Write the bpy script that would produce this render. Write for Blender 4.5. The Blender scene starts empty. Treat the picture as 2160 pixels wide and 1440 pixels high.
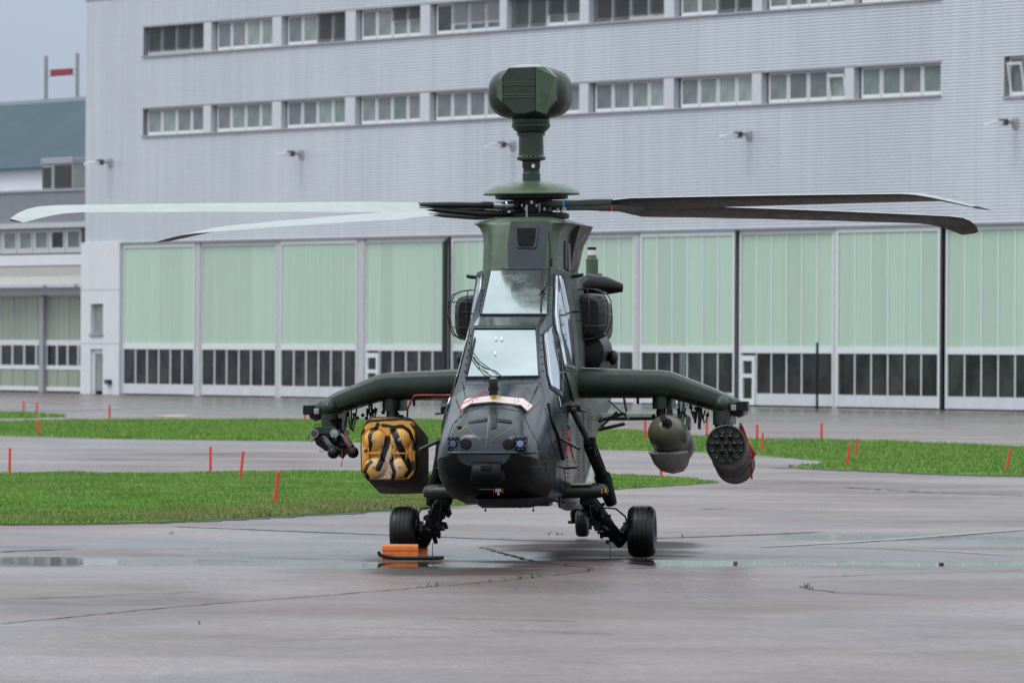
import bpy, bmesh, math, random
import numpy as np
from mathutils import Vector, Matrix, noise
from mathutils.bvhtree import BVHTree
random.seed(4); rng = np.random.default_rng(4)
sc = bpy.context.scene
R = math.radians
# ------------------------------------------------------------------ camera
FPX = 14832.0; CAMZ = 2.139
cam_d = bpy.data.cameras.new('camera'); cam = bpy.data.objects.new('camera', cam_d)
sc.collection.objects.link(cam); sc.camera = cam
cam_d.sensor_width = 36.0; cam_d.lens = FPX / 2160 * 36
cam_d.clip_start = 1.0; cam_d.clip_end = 6000
CAMM = Matrix.Translation((0, 0, CAMZ)) @ Matrix.Rotation(R(90) + 13.3 / FPX, 4, 'X') @ Matrix.Rotation(0.0055, 4, 'Z')
cam.matrix_world = CAMM
cam_d.dof.use_dof = True; cam_d.dof.focus_distance = 70.3; cam_d.dof.aperture_fstop = 7.2
# ------------------------------------------------------------------ world and sun
SUN_EL, SUN_AZ = R(58), R(-62)        # azimuth measured from the view direction's opposite, light comes from upper left front
world = bpy.data.worlds.new('World'); sc.world = world; world.use_nodes = True
wt = world.node_tree; wt.nodes.clear()
wo = wt.nodes.new('ShaderNodeOutputWorld')
sky = wt.nodes.new('ShaderNodeTexSky'); sky.sky_type = 'NISHITA'; sky.sun_disc = False
sky.sun_elevation = SUN_EL; sky.sun_rotation = R(240); sky.dust_density = 4; sky.air_density = 1.2
tc = wt.nodes.new('ShaderNodeTexCoord'); sx = wt.nodes.new('ShaderNodeSeparateXYZ'); wt.links.new(tc.outputs['Generated'], sx.inputs[0])
rmp = wt.nodes.new('ShaderNodeValToRGB'); wt.links.new(sx.outputs['Z'], rmp.inputs[0])
e = rmp.color_ramp.elements
e[0].position = 0.0; e[0].color = (.37, .44, .55, 1); e[1].position = 1.0; e[1].color = (1.24, 1.32, 1.38, 1)
k = e.new(.08); k.color = (.40, .475, .58, 1); k = e.new(.35); k.color = (.89, .97, 1.04, 1)
nz = wt.nodes.new('ShaderNodeTexNoise'); nz.inputs['Scale'].default_value = 3.0; nz.inputs['Detail'].default_value = 5
wt.links.new(tc.outputs['Generated'], nz.inputs['Vector'])
mr = wt.nodes.new('ShaderNodeMapRange'); mr.inputs[3].default_value = .82; mr.inputs[4].default_value = 1.18
wt.links.new(nz.outputs['Fac'], mr.inputs[0])
vm = wt.nodes.new('ShaderNodeVectorMath'); vm.operation = 'SCALE'; wt.links.new(rmp.outputs[0], vm.inputs[0]); wt.links.new(mr.outputs[0], vm.inputs['Scale'])
bg1 = wt.nodes.new('ShaderNodeBackground'); wt.links.new(sky.outputs[0], bg1.inputs[0]); bg1.inputs[1].default_value = .05
bg2 = wt.nodes.new('ShaderNodeBackground'); wt.links.new(vm.outputs[0], bg2.inputs[0]); bg2.inputs[1].default_value = 1.0
mxs = wt.nodes.new('ShaderNodeMixShader'); mxs.inputs[0].default_value = .85
wt.links.new(bg1.outputs[0], mxs.inputs[1]); wt.links.new(bg2.outputs[0], mxs.inputs[2]); wt.links.new(mxs.outputs[0], wo.inputs[0])
sd = bpy.data.lights.new('sun', 'SUN'); sd.energy = .9; sd.angle = R(28); sd.color = (1, .97, .93)
sun = bpy.data.objects.new('sun', sd); sc.collection.objects.link(sun)
sdir = Vector((-math.cos(SUN_EL) * .86, -math.cos(SUN_EL) * .5, math.sin(SUN_EL)))
sun.rotation_euler = sdir.to_track_quat('Z', 'Y').to_euler()
sc.view_settings.view_transform = 'Standard'; sc.view_settings.look = 'None'
sc.view_settings.exposure = 0.43; sc.view_settings.gamma = 1.0; sc.view_settings.use_curve_mapping = False
# ------------------------------------------------------------------ unprojection aids (photo pixel -> place)
CR = CAMM.to_3x3(); CO = Vector((0, 0, CAMZ))
def ray(u, v): return (CR @ Vector(((u - 1080) / FPX, (720 - v) / FPX, -1))).normalized()
def gz(Y): return -.0014 * (min(max(Y, 50), 110) - 72)     # the apron falls very slightly away from the camera
def G(u, v, lift=0.0):
    d = ray(u, v); z = 0
    for _ in range(6):
        t = (z - CO.z) / d.z; p = CO + d * t; z = gz(p.y)
    return Vector((p.x, p.y, z + lift))
# ------------------------------------------------------------------ object helpers
def link(o): sc.collection.objects.link(o); return o
def tag(o, label=None, cat=None, group=None, kind=None):
    if label: o['label'] = label
    if cat: o['category'] = cat
    if group: o['group'] = group
    if kind: o['kind'] = kind
    return o
def empty(name, M, label=None, cat=None, group=None):
    o = bpy.data.objects.new(name, None); link(o); o.matrix_world = M; o.empty_display_size = .2
    return tag(o, label, cat, group)
class MB:
    def __init__(s): s.v = []; s.f = []; s.m = []; s.mi = 0
    def add(s, vs, fs):
        n = len(s.v); s.v += [tuple(p) for p in vs]; s.f += [tuple(i + n for i in f) for f in fs]; s.m += [s.mi] * len(fs); return s
    def box(s, a, b, M=None):
        x0, y0, z0 = [min(a[i], b[i]) for i in range(3)]; x1, y1, z1 = [max(a[i], b[i]) for i in range(3)]
        vs = [Vector(p) for p in ((x0,y0,z0),(x1,y0,z0),(x1,y1,z0),(x0,y1,z0),(x0,y0,z1),(x1,y0,z1),(x1,y1,z1),(x0,y1,z1))]
        if M: vs = [M @ p for p in vs]
        return s.add(vs, [(0,3,2,1),(4,5,6,7),(0,1,5,4),(1,2,6,5),(2,3,7,6),(3,0,4,7)])
    def rings(s, rs, cap=True, close=True):
        n = len(rs[0]); vs = [p for r in rs for p in r]; fs = []
        for i in range(len(rs) - 1):
            for j in range(n if close else n - 1):
                k = (j + 1) % n; fs.append((i*n+j, i*n+k, (i+1)*n+k, (i+1)*n+j))
        if cap: fs += [tuple(range(n))[::-1], tuple(range((len(rs)-1)*n, len(rs)*n))]
        return s.add(vs, fs)
    def tube(s, pts, r, n=10, cap=True):
        pts = [Vector(p) for p in pts]; rs = []; up = Vector((0.013, .02, 1))
        for i, p in enumerate(pts):
            a = pts[max(i-1, 0)]; b = pts[min(i+1, len(pts)-1)]; d = (b - a).normalized()
            if abs(d.dot(up.normalized())) > .95: q = Vector((1, 0, 0))
            else: q = up
            x = d.cross(q).normalized()
            if rs and x.dot(px) < 0: x = -x
            px = x; y = d.cross(x); rr = r[i] if isinstance(r, (list, tuple)) else r
            rs.append([p + x * math.cos(t) * rr + y * math.sin(t) * rr for t in [2*math.pi*k/n for k in range(n)]])
        return s.rings(rs, cap)
    def lathe(s, prof, c=(0,0,0), axis='z', n=32, M=None):
        rs = []
        for r, h in prof:
            ring = []
            for k in range(n):
                t = 2*math.pi*k/n; a, b = r*math.cos(t), r*math.sin(t)
                p = {'z': (a, b, h), 'x': (h, a, b), 'y': (a, h, b)}[axis]
                p = Vector(p)
                if M: p = M @ p
                ring.append(p + Vector(c))
            rs.append(ring)
        return s.rings(rs, True)
    def ball(s, c, r, n=14, m=8):
        if not isinstance(r, (tuple, list)): r = (r, r, r)
        rs = []
        for i in range(m + 1):
            t = math.pi * (i + .02) / (m + .04)
            rs.append([Vector((c[0] + r[0]*math.sin(t)*math.cos(2*math.pi*k/n), c[1] + r[1]*math.sin(t)*math.sin(2*math.pi*k/n), c[2] + r[2]*math.cos(t))) for k in range(n)])
        return s.rings(rs, True)
    def prism(s, poly, d):
        d = Vector(d); a = [Vector(p) for p in poly]; return s.rings([a, [p + d for p in a]], True)
    def mesh(s, name):
        me = bpy.data.meshes.new(name); me.from_pydata(s.v, [], s.f)
        bm = bmesh.new(); bm.from_mesh(me); bmesh.ops.recalc_face_normals(bm, faces=bm.faces)
        bm.to_mesh(me); bm.free(); me.polygons.foreach_set('material_index', s.m); return me
    def build(s, name, mats, parent=None, off=None, smooth=35, bevel=0, label=None):
        if off is not None: s.v = [tuple(Vector(p) - off) for p in s.v]
        me = s.mesh(name)
        for m in (mats if isinstance(mats, (list, tuple)) else [mats]): me.materials.append(m)
        if smooth:
            me.polygons.foreach_set('use_smooth', [True] * len(me.polygons)); me.set_sharp_from_angle(angle=R(smooth))
        o = link(bpy.data.objects.new(name, me))
        if parent: o.parent = parent
        if bevel:
            b = o.modifiers.new('bevel', 'BEVEL'); b.width = bevel; b.segments = 2; b.limit_method = 'ANGLE'; b.angle_limit = R(40); b.harden_normals = False
        if label: o['label'] = label
        return o
def share(name, me, parent, loc=(0,0,0), rot=None, scale=None):
    o = link(bpy.data.objects.new(name, me)); o.parent = parent; o.location = loc
    if rot: o.rotation_euler = rot
    if scale: o.scale = scale
    return o
# ------------------------------------------------------------------ materials
class NT:
    def __init__(s, name):
        s.m = bpy.data.materials.new(name); s.m.use_nodes = True; s.t = s.m.node_tree; s.b = s.t.nodes['Principled BSDF']; s.c = None
    def n(s, typ, **kw):
        x = s.t.nodes.new('ShaderNode' + typ)
        for k, v in kw.items():
            if k in ('operation', 'blend_type', 'data_type', 'attribute_name', 'feature', 'distance', 'interpolation_type', 'wave_type', 'bands_direction'): setattr(x, k, v)
            else: x.inputs[k].default_value = v
        return x
    def l(s, a, b): s.t.links.new(a, b)
    def coord(s, scale=(1,1,1), which='Object'):
        t = s.n('TexCoord'); m = s.n('Mapping'); m.inputs['Scale'].default_value = scale
        s.l(t.outputs[which], m.inputs[0]); return m.outputs[0]
    def noise(s, scale, detail=4, co=None, rough=.55, lo=None, hi=None, to=(0, 1)):
        x = s.n('TexNoise', Scale=scale, Detail=detail, Roughness=rough); s.l(co or s.coord(), x.inputs['Vector'])
        if lo is None: return x.outputs['Fac']
        return s.rng(x.outputs['Fac'], lo, hi, *to)
    def rng(s, v, lo, hi, a=0, b=1):
        m = s.n('MapRange'); m.inputs[1].default_value = lo; m.inputs[2].default_value = hi; m.inputs[3].default_value = a; m.inputs[4].default_value = b
        s.l(v, m.inputs[0]); return m.outputs[0]
    def mix(s, f, a, b, mode='MIX'):
        m = s.n('Mix', data_type='RGBA', blend_type=mode)
        for i, x in ((6, a), (7, b)):
            if isinstance(x, tuple): m.inputs[i].default_value = (*x, 1) if len(x) == 3 else x
            else: s.l(x, m.inputs[i])
        if isinstance(f, (int, float)): m.inputs[0].default_value = f
        else: s.l(f, m.inputs[0])
        return m.outputs[2]
    def math(s, op, a, b=0.0):
        m = s.n('Math', operation=op)
        for i, x in ((0, a), (1, b)):
            if isinstance(x, (int, float)): m.inputs[i].default_value = x
            else: s.l(x, m.inputs[i])
        return m.outputs[0]
    def bump(s, h, st=.2, d=.01):
        b = s.n('Bump', Strength=st, Distance=d); s.l(h, b.inputs['Height']); s.l(b.outputs[0], s.b.inputs['Normal'])
def pm(name, col, rough=.5, metal=0, var=.25, vs=6.0, spec=None, rv=.12, bump=0, bs=60, coat=0, wet=False):
    t = NT(name); co = t.coord()
    n1 = t.noise(vs, 5, co, lo=.3, hi=.7)
    dark = tuple(c * (1 - var) for c in col); lite = tuple(min(c * (1 + var), 1) for c in col)
    t.l(t.mix(n1, dark, lite), t.b.inputs['Base Color'])
    n2 = t.noise(vs * 2.7, 4, co, lo=.3, hi=.7, to=(max(rough - rv, .02), rough + rv)); t.l(n2, t.b.inputs['Roughness'])
    t.b.inputs['Metallic'].default_value = metal
    if spec is not None: t.b.inputs['Specular IOR Level'].default_value = spec
    if coat: t.b.inputs['Coat Weight'].default_value = coat; t.b.inputs['Coat Roughness'].default_value = .12
    if wet:
        v = t.n('TexVoronoi', Scale=110.0); t.l(co, v.inputs['Vector']); h = t.rng(v.outputs['Distance'], .1, .45, 1, 0)
        g = t.noise(9, 3, co, lo=.45, hi=.6); h = t.math('MULTIPLY', h, g); t.bump(h, .15, .003)
    elif bump: t.bump(t.noise(bs, 4, co), bump, .01)
    return t.m
M = {}
M['black'] = pm('black_paint', (.005, .0055, .006), .42, spec=.35, var=.3, vs=12, bump=.1)
M['rubber'] = pm('rubber', (.005, .0055, .006), .36, spec=.4, var=.3, vs=14, bump=.12)
M['chin'] = pm('black_radome', (.006, .0068, .008), .5, spec=.22, var=.35, vs=4, wet=True)
M['grey'] = pm('slate_grey_paint', (.015, .024, .034), .22, var=.22, vs=5, wet=True)
M['green'] = pm('dark_green_paint', (.020, .033, .021), .34, var=.2, vs=5, wet=True)
M['green_lt'] = pm('mid_green_paint', (.060, .094, .056), .34, var=.2, vs=5, wet=True)
M['olive'] = pm('olive_paint', (.10, .10, .062), .32, var=.15, vs=5, wet=True)
M['steel'] = pm('bare_steel', (.45, .45, .46), .3, 1, var=.2, vs=20)
M['dsteel'] = pm('dark_steel', (.09, .09, .095), .35, .8, var=.3, vs=20)
M['white'] = pm('white_coating', (.72, .72, .72), .5, var=.08, vs=5)
M['pink'] = pm('pinkish_primer', (.70, .58, .56), .45, var=.1, vs=14)
M['red'] = pm('red_fabric', (.55, .02, .025), .7, var=.2, vs=20)
M['redcable'] = pm('red_cable', (.5, .05, .03), .5)
M['yellow'] = pm('yellow_paint', (.6, .4, .05), .5)
M['orange'] = pm('orange_plastic', (.78, .2, .03), .38, var=.15, vs=12)
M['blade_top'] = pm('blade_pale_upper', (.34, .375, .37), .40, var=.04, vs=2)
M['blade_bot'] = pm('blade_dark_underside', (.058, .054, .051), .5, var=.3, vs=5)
M['lens'] = pm('coated_lens', (.28, .3, .62), .12, .5, var=.2, vs=30)
M['lens_g'] = pm('green_coated_lens', (.3, .42, .33), .12, .5, var=.3, vs=60)
M['palegrey'] = pm('pale_grey_paint', (.30, .31, .31), .42, var=.15, vs=6, wet=True)
M['brown'] = pm('weathered_brown_paint', (.06, .035, .018), .6, var=.35, vs=5, bump=.2, bs=30)
def glass_coated():
    t = NT('coated_canopy_glass'); co = t.coord()
    t.b.inputs['Metallic'].default_value = .85
    n = t.noise(1.6, 3, co, lo=.3, hi=.7); t.l(t.mix(n, (.33, .40, .40), (.46, .53, .535)), t.b.inputs['Base Color'])
    t.b.inputs['Roughness'].default_value = .07
    a = t.noise(2.2, 2, co); v = t.n('TexVoronoi', Scale=140.0); t.l(co, v.inputs['Vector'])
    d = t.rng(v.outputs['Distance'], .1, .4, 1, 0); g = t.noise(5, 3, co, lo=.48, hi=.6)
    h = t.math('ADD', t.math('MULTIPLY', a, .25), t.math('MULTIPLY', t.math('MULTIPLY', d, g), .08)); t.bump(h, .25, .02)
    return t.m
M['glass'] = glass_coated()
def glass_side():
    t = NT('blown_side_glass'); co = t.coord()
    t.b.inputs['Metallic'].default_value = .8; t.b.inputs['Base Color'].default_value = (.62, .66, .70, 1); t.b.inputs['Roughness'].default_value = .06
    t.bump(t.noise(2.0, 1, t.coord((1, 1, .5))), .22, .05); return t.m
M['glass_side'] = glass_side()
def hull_mat():
    t = NT('camouflage_hull'); co = t.coord()
    sp = t.n('SeparateXYZ'); t.l(co, sp.inputs[0]); n = t.noise(1.7, 2, co)
    m = t.math('ADD', sp.outputs['Y'], t.math('MULTIPLY', t.math('SUBTRACT', n, .5), 1.4))
    m = t.math('ADD', m, t.math('MULTIPLY', t.math('SUBTRACT', sp.outputs['Z'], 1.6), .12)); f = t.rng(m, -.52, -.47)
    n2 = t.noise(1.3, 1, t.coord((1, 1.2, .9)), lo=.47, hi=.49)
    grn = t.mix(n2, (.055, .083, .050), (.062, .078, .057)); col = t.mix(f, (.014, .022, .031), grn)
    dirt = t.noise(16, 6, co, lo=.3, hi=.7, to=(.88, 1.1)); v = t.n('VectorMath', operation='SCALE'); t.l(col, v.inputs[0]); t.l(dirt, v.inputs['Scale'])
    t.l(v.outputs[0], t.b.inputs['Base Color']); t.l(t.math('ADD', t.noise(6, 5, co, lo=.3, hi=.7, to=(.18, .32)), t.math('MULTIPLY', f, .22)), t.b.inputs['Roughness']); t.l(t.rng(f, 0, 1, .5, .28), t.b.inputs['Specular IOR Level'])
    vo = t.n('TexVoronoi', Scale=110.0); t.l(co, vo.inputs['Vector']); h = t.rng(vo.outputs['Distance'], .1, .45, 1, 0)
    t.b.inputs['Coat Weight'].default_value = .10; t.b.inputs['Coat Roughness'].default_value = .1; g = t.noise(7, 3, co, lo=.42, hi=.6); h = t.math('MULTIPLY', h, g); t.bump(h, .03, .002); return t.m
M['hull'] = hull_mat()
# ================================================================== SETTING: apron
def ground_mat():
    t = NT('wet_asphalt'); co = t.coord(); geo = co
    big = t.noise(1.0, 5, t.coord((.22, .20, 1)), lo=.40, hi=.60); mid = t.noise(1.0, 6, t.coord((1.1, .9, 1)), lo=.3, hi=.7)
    col = t.mix(big, (.064, .046, .044), (.160, .108, .094)); col = t.mix(t.math('MULTIPLY', mid, .45), col, (.17, .132, .122))
    gr = t.noise(9, 6, t.coord((1, 1, 1)), lo=.3, hi=.7, to=(.6, 1.45)); fine = t.noise(45, 3, t.coord((1, .5, 1)), lo=.35, hi=.65, to=(.5, 1.55))
    v = t.n('VectorMath', operation='SCALE'); t.l(col, v.inputs[0]); t.l(t.math('MULTIPLY', gr, fine), v.inputs['Scale'])
    at = t.n('Attribute', attribute_name='wet'); wet = at.outputs['Fac']
    at2 = t.n('Attribute', attribute_name='damp_shade'); damp_shade = at2.outputs['Fac']
    dry = t.math('MULTIPLY', t.noise(1.0, 5, t.coord((.16, .22, 1)), lo=.44, hi=.60), t.math('SUBTRACT', 1, wet)); dcol = t.mix(t.math('MULTIPLY', dry, .6), v.outputs[0], t.mix(t.noise(6, 5, co, lo=.3, hi=.7), (.080, .050, .043), (.165, .112, .094)))
    wcol = t.mix(wet, dcol, (.03, .032, .034)); wcol = t.mix(t.math('MULTIPLY', damp_shade, .85), wcol, (.035, .026, .023)); t.l(wcol, t.b.inputs['Base Color'])  # helicopter's shade and the damp patches are painted dark brown into the asphalt
    r = t.noise(1.0, 5, t.coord((.5, .4, 1)), lo=.3, hi=.7, to=(.25, .40))
    r = t.math('SUBTRACT', r, t.math('MULTIPLY', damp_shade, -.22)); sl = t.math('MULTIPLY', t.rng(damp_shade, 0, 1, .45, .08), t.rng(dry, 0, 1, 1, .65)); t.l(sl, t.b.inputs['Specular IOR Level']); r = t.math('ADD', r, t.math('MULTIPLY', dry, .10)); film = t.noise(1.0, 4, t.coord((.25, .2, 1)), lo=.50, hi=.60, to=(0, .13)); r = t.math('SUBTRACT', r, film)
    r = t.math('ADD', t.math('MULTIPLY', r, t.math('SUBTRACT', 1, wet)), t.math('MULTIPLY', wet, .03))
    t.l(r, t.b.inputs['Roughness'])
    h = t.math('MULTIPLY', t.noise(22, 5, t.coord((1, .8, 1)), rough=.7), t.math('SUBTRACT', 1, wet)); t.bump(h, .5, .016)
    return t.m
xs = np.concatenate([[-3000, -800, -300, -120, -60, -35, -24], np.arange(-18, 18.01, .18), [24, 35, 60, 120, 300, 800, 3000]])
ys = [38.0]
while ys[-1] < 300: ys.append(ys[-1] + ys[-1]**2 / 24000)
ys = np.array([-300, -60, 0, 20, 30] + ys + [340, 420, 700, 1500, 4500])
def blob_list(lst):
    out = []
    for u0, u1, vt, vb, w in lst:
        a = G(u0, (vt+vb)/2); b = G(u1, (vt+vb)/2); n = G((u0+u1)/2, vb); f = G((u0+u1)/2, vt)
        out.append(((a.x+b.x)/2, (n.y+f.y)/2, (b.x-a.x)/2, (f.y-n.y)/2, w))
    return out
WET = blob_list([(-160, 600, 1174, 1197, 1), (230, 960, 1160, 1177, 1), (260, 1150, 1181, 1200, 1), (160, 1000, 1140, 1150, .55), (-100, 420, 1145, 1158, .7), (250, 760, 1116, 1126, .5), (640, 1010, 1128, 1140, .6),
    (1300, 1720, 1180, 1199, 1), (1600, 2300, 1174, 1194, 1), (1450, 2300, 1157, 1172, .45), (1600, 2300, 1122, 1152, .9), (1480, 1950, 1078, 1090, .25), (-60, 520, 1276, 1292, .25), (900, 1180, 1160, 1186, .8),
    (-100, 2300, 834, 884, .55), (-80, 900, 925, 948, .28), (700, 2300, 1225, 1262, .2), (1700, 2300, 1201, 1216, .25), (1300, 2200, 868, 905, .25), (-100, 500, 1205, 1216, .3)])
DAMP_SHADE = blob_list([(1020, 1500, 1138, 1184, 1.15), (760, 1330, 1187, 1222, .95), (1480, 2200, 1010, 1050, .35), (120, 700, 950, 985, .35), (-50, 500, 1245, 1300, .4), (900, 1900, 1186, 1196, .3)])  # patches by the helicopter paint its shade and reflection into the asphalt; others damp
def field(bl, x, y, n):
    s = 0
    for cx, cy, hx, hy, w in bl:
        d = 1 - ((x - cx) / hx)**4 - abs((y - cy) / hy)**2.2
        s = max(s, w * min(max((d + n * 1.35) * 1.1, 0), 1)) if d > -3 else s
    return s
vs = []; wet = []; damp_shade = []
for y in ys:
    for x in xs:
        vs.append((x, y, gz(y)))
        if 40 < y < 300 and abs(x) < 19:
            n = noise.noise(Vector((x * .35, y * .45, 0))) + .6 * noise.noise(Vector((x * .9, y * 1.3, 7))) + .25 * noise.noise(Vector((x * 3, y * 2.5, 3)))
            wet.append(field(WET, x, y, n)); damp_shade.append(field(DAMP_SHADE, x, y, n))
        else: wet.append(0); damp_shade.append(0)
nx = len(xs); fs = [(j*nx+i, j*nx+i+1, (j+1)*nx+i+1, (j+1)*nx+i) for j in range(len(ys)-1) for i in range(nx-1)]
me = bpy.data.meshes.new('apron'); me.from_pydata(vs, [], fs)
for nm, a in (('wet', wet), ('damp_shade', damp_shade)):
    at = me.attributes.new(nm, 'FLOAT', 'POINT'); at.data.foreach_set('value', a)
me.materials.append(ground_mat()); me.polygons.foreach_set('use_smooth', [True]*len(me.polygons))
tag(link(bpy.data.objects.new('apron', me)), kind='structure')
def strip(name, pts, w, mat, lift=.004, jit=0, wend=None):
    pts = [G(u, v, lift) for u, v in pts]; P = []
    for a, b in zip(pts[:-1], pts[1:]):
        n = max(2, int((b - a).length / .12)); P += [a.lerp(b, i / n) for i in range(n)]
    P.append(pts[-1]); mb = MB(); L = []; Rr = []
    for i, p in enumerate(P):
        d = (P[min(i+1, len(P)-1)] - P[max(i-1, 0)]).normalized(); q = Vector((-d.y, d.x, 0))
        j = q * jit * noise.noise(p * 3.1); ww = w * (1 + (.7 * noise.noise(p * 2.3 + Vector((5, 0, 0))) if jit else 0)) / 2
        L.append(p + q * ww + j); Rr.append(p - q * ww + j)
    n = len(P); mb.add(L + Rr, [(i, i+1, n+i+1, n+i) for i in range(n-1)])
    return mb.build(name, mat, smooth=0)
M['tar'] = pm('tar_joint', (.012, .011, .01), .55, var=.4, vs=20)
M['tar_lt'] = pm('worn_joint', (.04, .037, .035), .6, var=.4, vs=20)
M['line'] = pm('worn_white_line_paint', (.27, .265, .27), .35, var=.3, vs=8)
M['line_y'] = pm('worn_yellow_line_paint', (.45, .38, .18), .4, var=.3, vs=8)
JN = [([(0,1315),(120,1304),(350,1281),(500,1269),(680,1256),(850,1242),(1080,1222),(1195,1209),(1242,1204),(1251,1198),(1240,1196),(1195,1192),(1121,1183)], .03, 'tar_lt', .05),
      ([(367,1110.5),(520,1116),(720,1124),(928,1132),(1100,1139),(1224,1141),(1382,1135),(1560,1129),(1726,1122)], .16, 'tar', .08),
      ([(1690,1236),(1720,1244),(1770,1250),(1880,1254),(2000,1256)], .035, 'tar_lt', .06),
      ([(910,1302),(1000,1305),(1090,1307),(1210,1310)], .04, 'tar_lt', .08), ([(1030,1328),(1180,1333),(1300,1337)], .03, 'tar_lt', .06),
      ([(780,1324),(900,1327),(1020,1329)], .02, 'tar_lt', .06),
      ([(0,1265),(150,1259),(300,1252),(420,1248)], .03, 'tar_lt', .1), ([(1015,1154),(1060,1166),(1090,1175),(1121,1183)], .05, 'tar', .05),
      ([(1480,1074),(1530,1072)], .1, 'tar_lt', .1), ([(1780,1028),(1960,1038),(2160,1046)], .1, 'tar_lt', .15),
      ([(1700,1217),(1900,1210),(2160,1203)], .035, 'tar_lt', .1), ([(0,1164),(60,1161),(150,1158)], .1, 'tar_lt', .1),
      ([(540,1352),(800,1345),(1100,1340)], .02, 'tar_lt', .08), ([(1320,1187),(1390,1189)], .1, 'tar', .03), ([(1320,1199),(1385,1196)], .05, 'tar', .03)]
for i, (p, w, m, j) in enumerate(JN): tag(strip('pavement_joint', p, w, M[m], .004 + i * .0004, j), kind='structure')
LN = [([(1610,1153.5),(1800,1144),(1950,1133),(2240,1112)], .10, 'line'), ([(1718,1153.5),(1850,1156),(2000,1163),(2110,1170),(2240,1172)], .07, 'line'),
      ([(350,879),(385,876)], .9, 'line_y'), ([(1890,923),(2090,926)], .45, 'line_y'), ([(0,868),(300,861)], .6, 'line'), ([(1300,895),(1420,886),(1560,880)], .12, 'line')]
for i, (p, w, m) in enumerate(LN): tag(strip('painted_line', p, w, M[m], .012 + i * .0005), kind='structure')
# ------------------------------------------------------------------ grass
def grass_mat(name, a, b, c):
    t = NT(name); co = t.coord(); n = t.noise(.5, 5, co, lo=.35, hi=.65); n2 = t.noise(.9, 4, t.coord((1, .3, 1)), lo=.52, hi=.7)
    col = t.mix(n, a, b); col = t.mix(t.math('MULTIPLY', n2, .7), col, c); g = t.n('NewGeometry'); v = t.n('VectorMath', operation='SCALE')
    t.l(col, v.inputs[0]); t.l(t.rng(g.outputs['Random Per Island'], 0, 1, .94, 1.06), v.inputs['Scale']); t.l(v.outputs[0], t.b.inputs['Base Color'])
    t.b.inputs['Roughness'].default_value = .55; t.b.inputs['Subsurface Weight'].default_value = 0; return t.m
M['grass'] = grass_mat('grass', (.095, .205, .024), (.15, .275, .036), (.205, .265, .06))
M['dry'] = grass_mat('dry_grass', (.16, .15, .05), (.24, .20, .09), (.12, .16, .04))
M['soil'] = pm('soil_under_grass', (.09, .20, .025), .8, var=.4, vs=1)
M['soil_d'] = pm('dark_soil', (.035, .025, .015), .8, var=.4, vs=2)
def inside(poly, X, Y):
    c = np.zeros(len(X), bool); n = len(poly)
    for i in range(n):
        x0, y0 = poly[i][:2]; x1, y1 = poly[(i+1) % n][:2]
        m = ((y0 > Y) != (y1 > Y)) & (X < (x1-x0) * (Y-y0) / (y1-y0+1e-12) + x0); c ^= m
    return c
def grass_blades(name, poly, dens, mat, h=.07, w=.03, label=None):
    P = np.array([p[:2] for p in poly]); x0, y0 = P.min(0); x1, y1 = P.max(0); N = int((x1-x0)*(y1-y0)*dens)
    X = rng.uniform(x0, x1, N); Y = rng.uniform(y0, y1, N); k = inside(P, X, Y); X = X[k]; Y = Y[k]; N = len(X)
    Z = -.0014 * (np.clip(Y, 50, 110) - 72)
    clump = np.array([.7 + .8 * (noise.noise(Vector((x * 1.3, y * .8, 1))) + .5) for x, y in zip(X, Y)])
    H = h * rng.uniform(.5, 1.3, N) * clump; a = rng.uniform(0, math.pi, N); W = w * rng.uniform(.6, 1.3, N)
    dx = np.cos(a) * W / 2; dy = np.sin(a) * W / 2; lx = rng.normal(0, .4, N) * H; ly = rng.normal(0, .4, N) * H
    V = np.stack([np.stack([X-dx, Y-dy, Z], 1), np.stack([X+dx, Y+dy, Z], 1), np.stack([X+lx, Y+ly, Z+H+.02], 1)], 1).reshape(-1, 3)
    me = bpy.data.meshes.new(name); me.vertices.add(3*N); me.vertices.foreach_set('co', V.ravel()); me.loops.add(3*N)
    me.loops.foreach_set('vertex_index', np.arange(3*N)); me.polygons.add(N); me.polygons.foreach_set('loop_start', np.arange(0, 3*N, 3)); me.polygons.foreach_set('loop_total', np.full(N, 3)); me.update(); me.validate()
    me.materials.append(mat); o = link(bpy.data.objects.new(name, me)); tag(o, label, 'grass', kind='stuff'); return o
def dense(pts, step=.35, jit=.1):
    out = []
    for i in range(len(pts)):
        a, b = pts[i], pts[(i+1) % len(pts)]; n = max(1, min(int((b-a).length / step), 120))
        for k in range(n):
            p = a.lerp(b, k / n); p = p + Vector((noise.noise(p * .9), noise.noise(p * .9 + Vector((9, 0, 0))) * 3, 0)) * jit; out.append(p)
    return out
def island(poly_px, dens, label, h=.07, w=.03):
    pts = dense([G(u, v) for u, v in poly_px]); mb = MB(); mb.prism([Vector((p.x, p.y, gz(p.y) - .02)) for p in pts], (0, 0, .04))
    tag(mb.build('grass_verge', M['soil'], smooth=0), kind='structure'); grass_blades('grass', pts, dens, M['grass'], h, w, label)
island([(-120,1001),(0,1001),(150,998),(250,1001),(400,1000),(600,996),(930,997),(1150,1001),(1290,1003),(1400,1007),(1511,1018),(1460,1022),(1300,1032),(1120,1052),(930,1069),(700,1083),(560,1090),(420,1098),(260,1104),(0,1107),(-120,1108)],
       420, 'bright green mown grass of the nearest verge, in front of the striped launcher', .035, .035)
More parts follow.
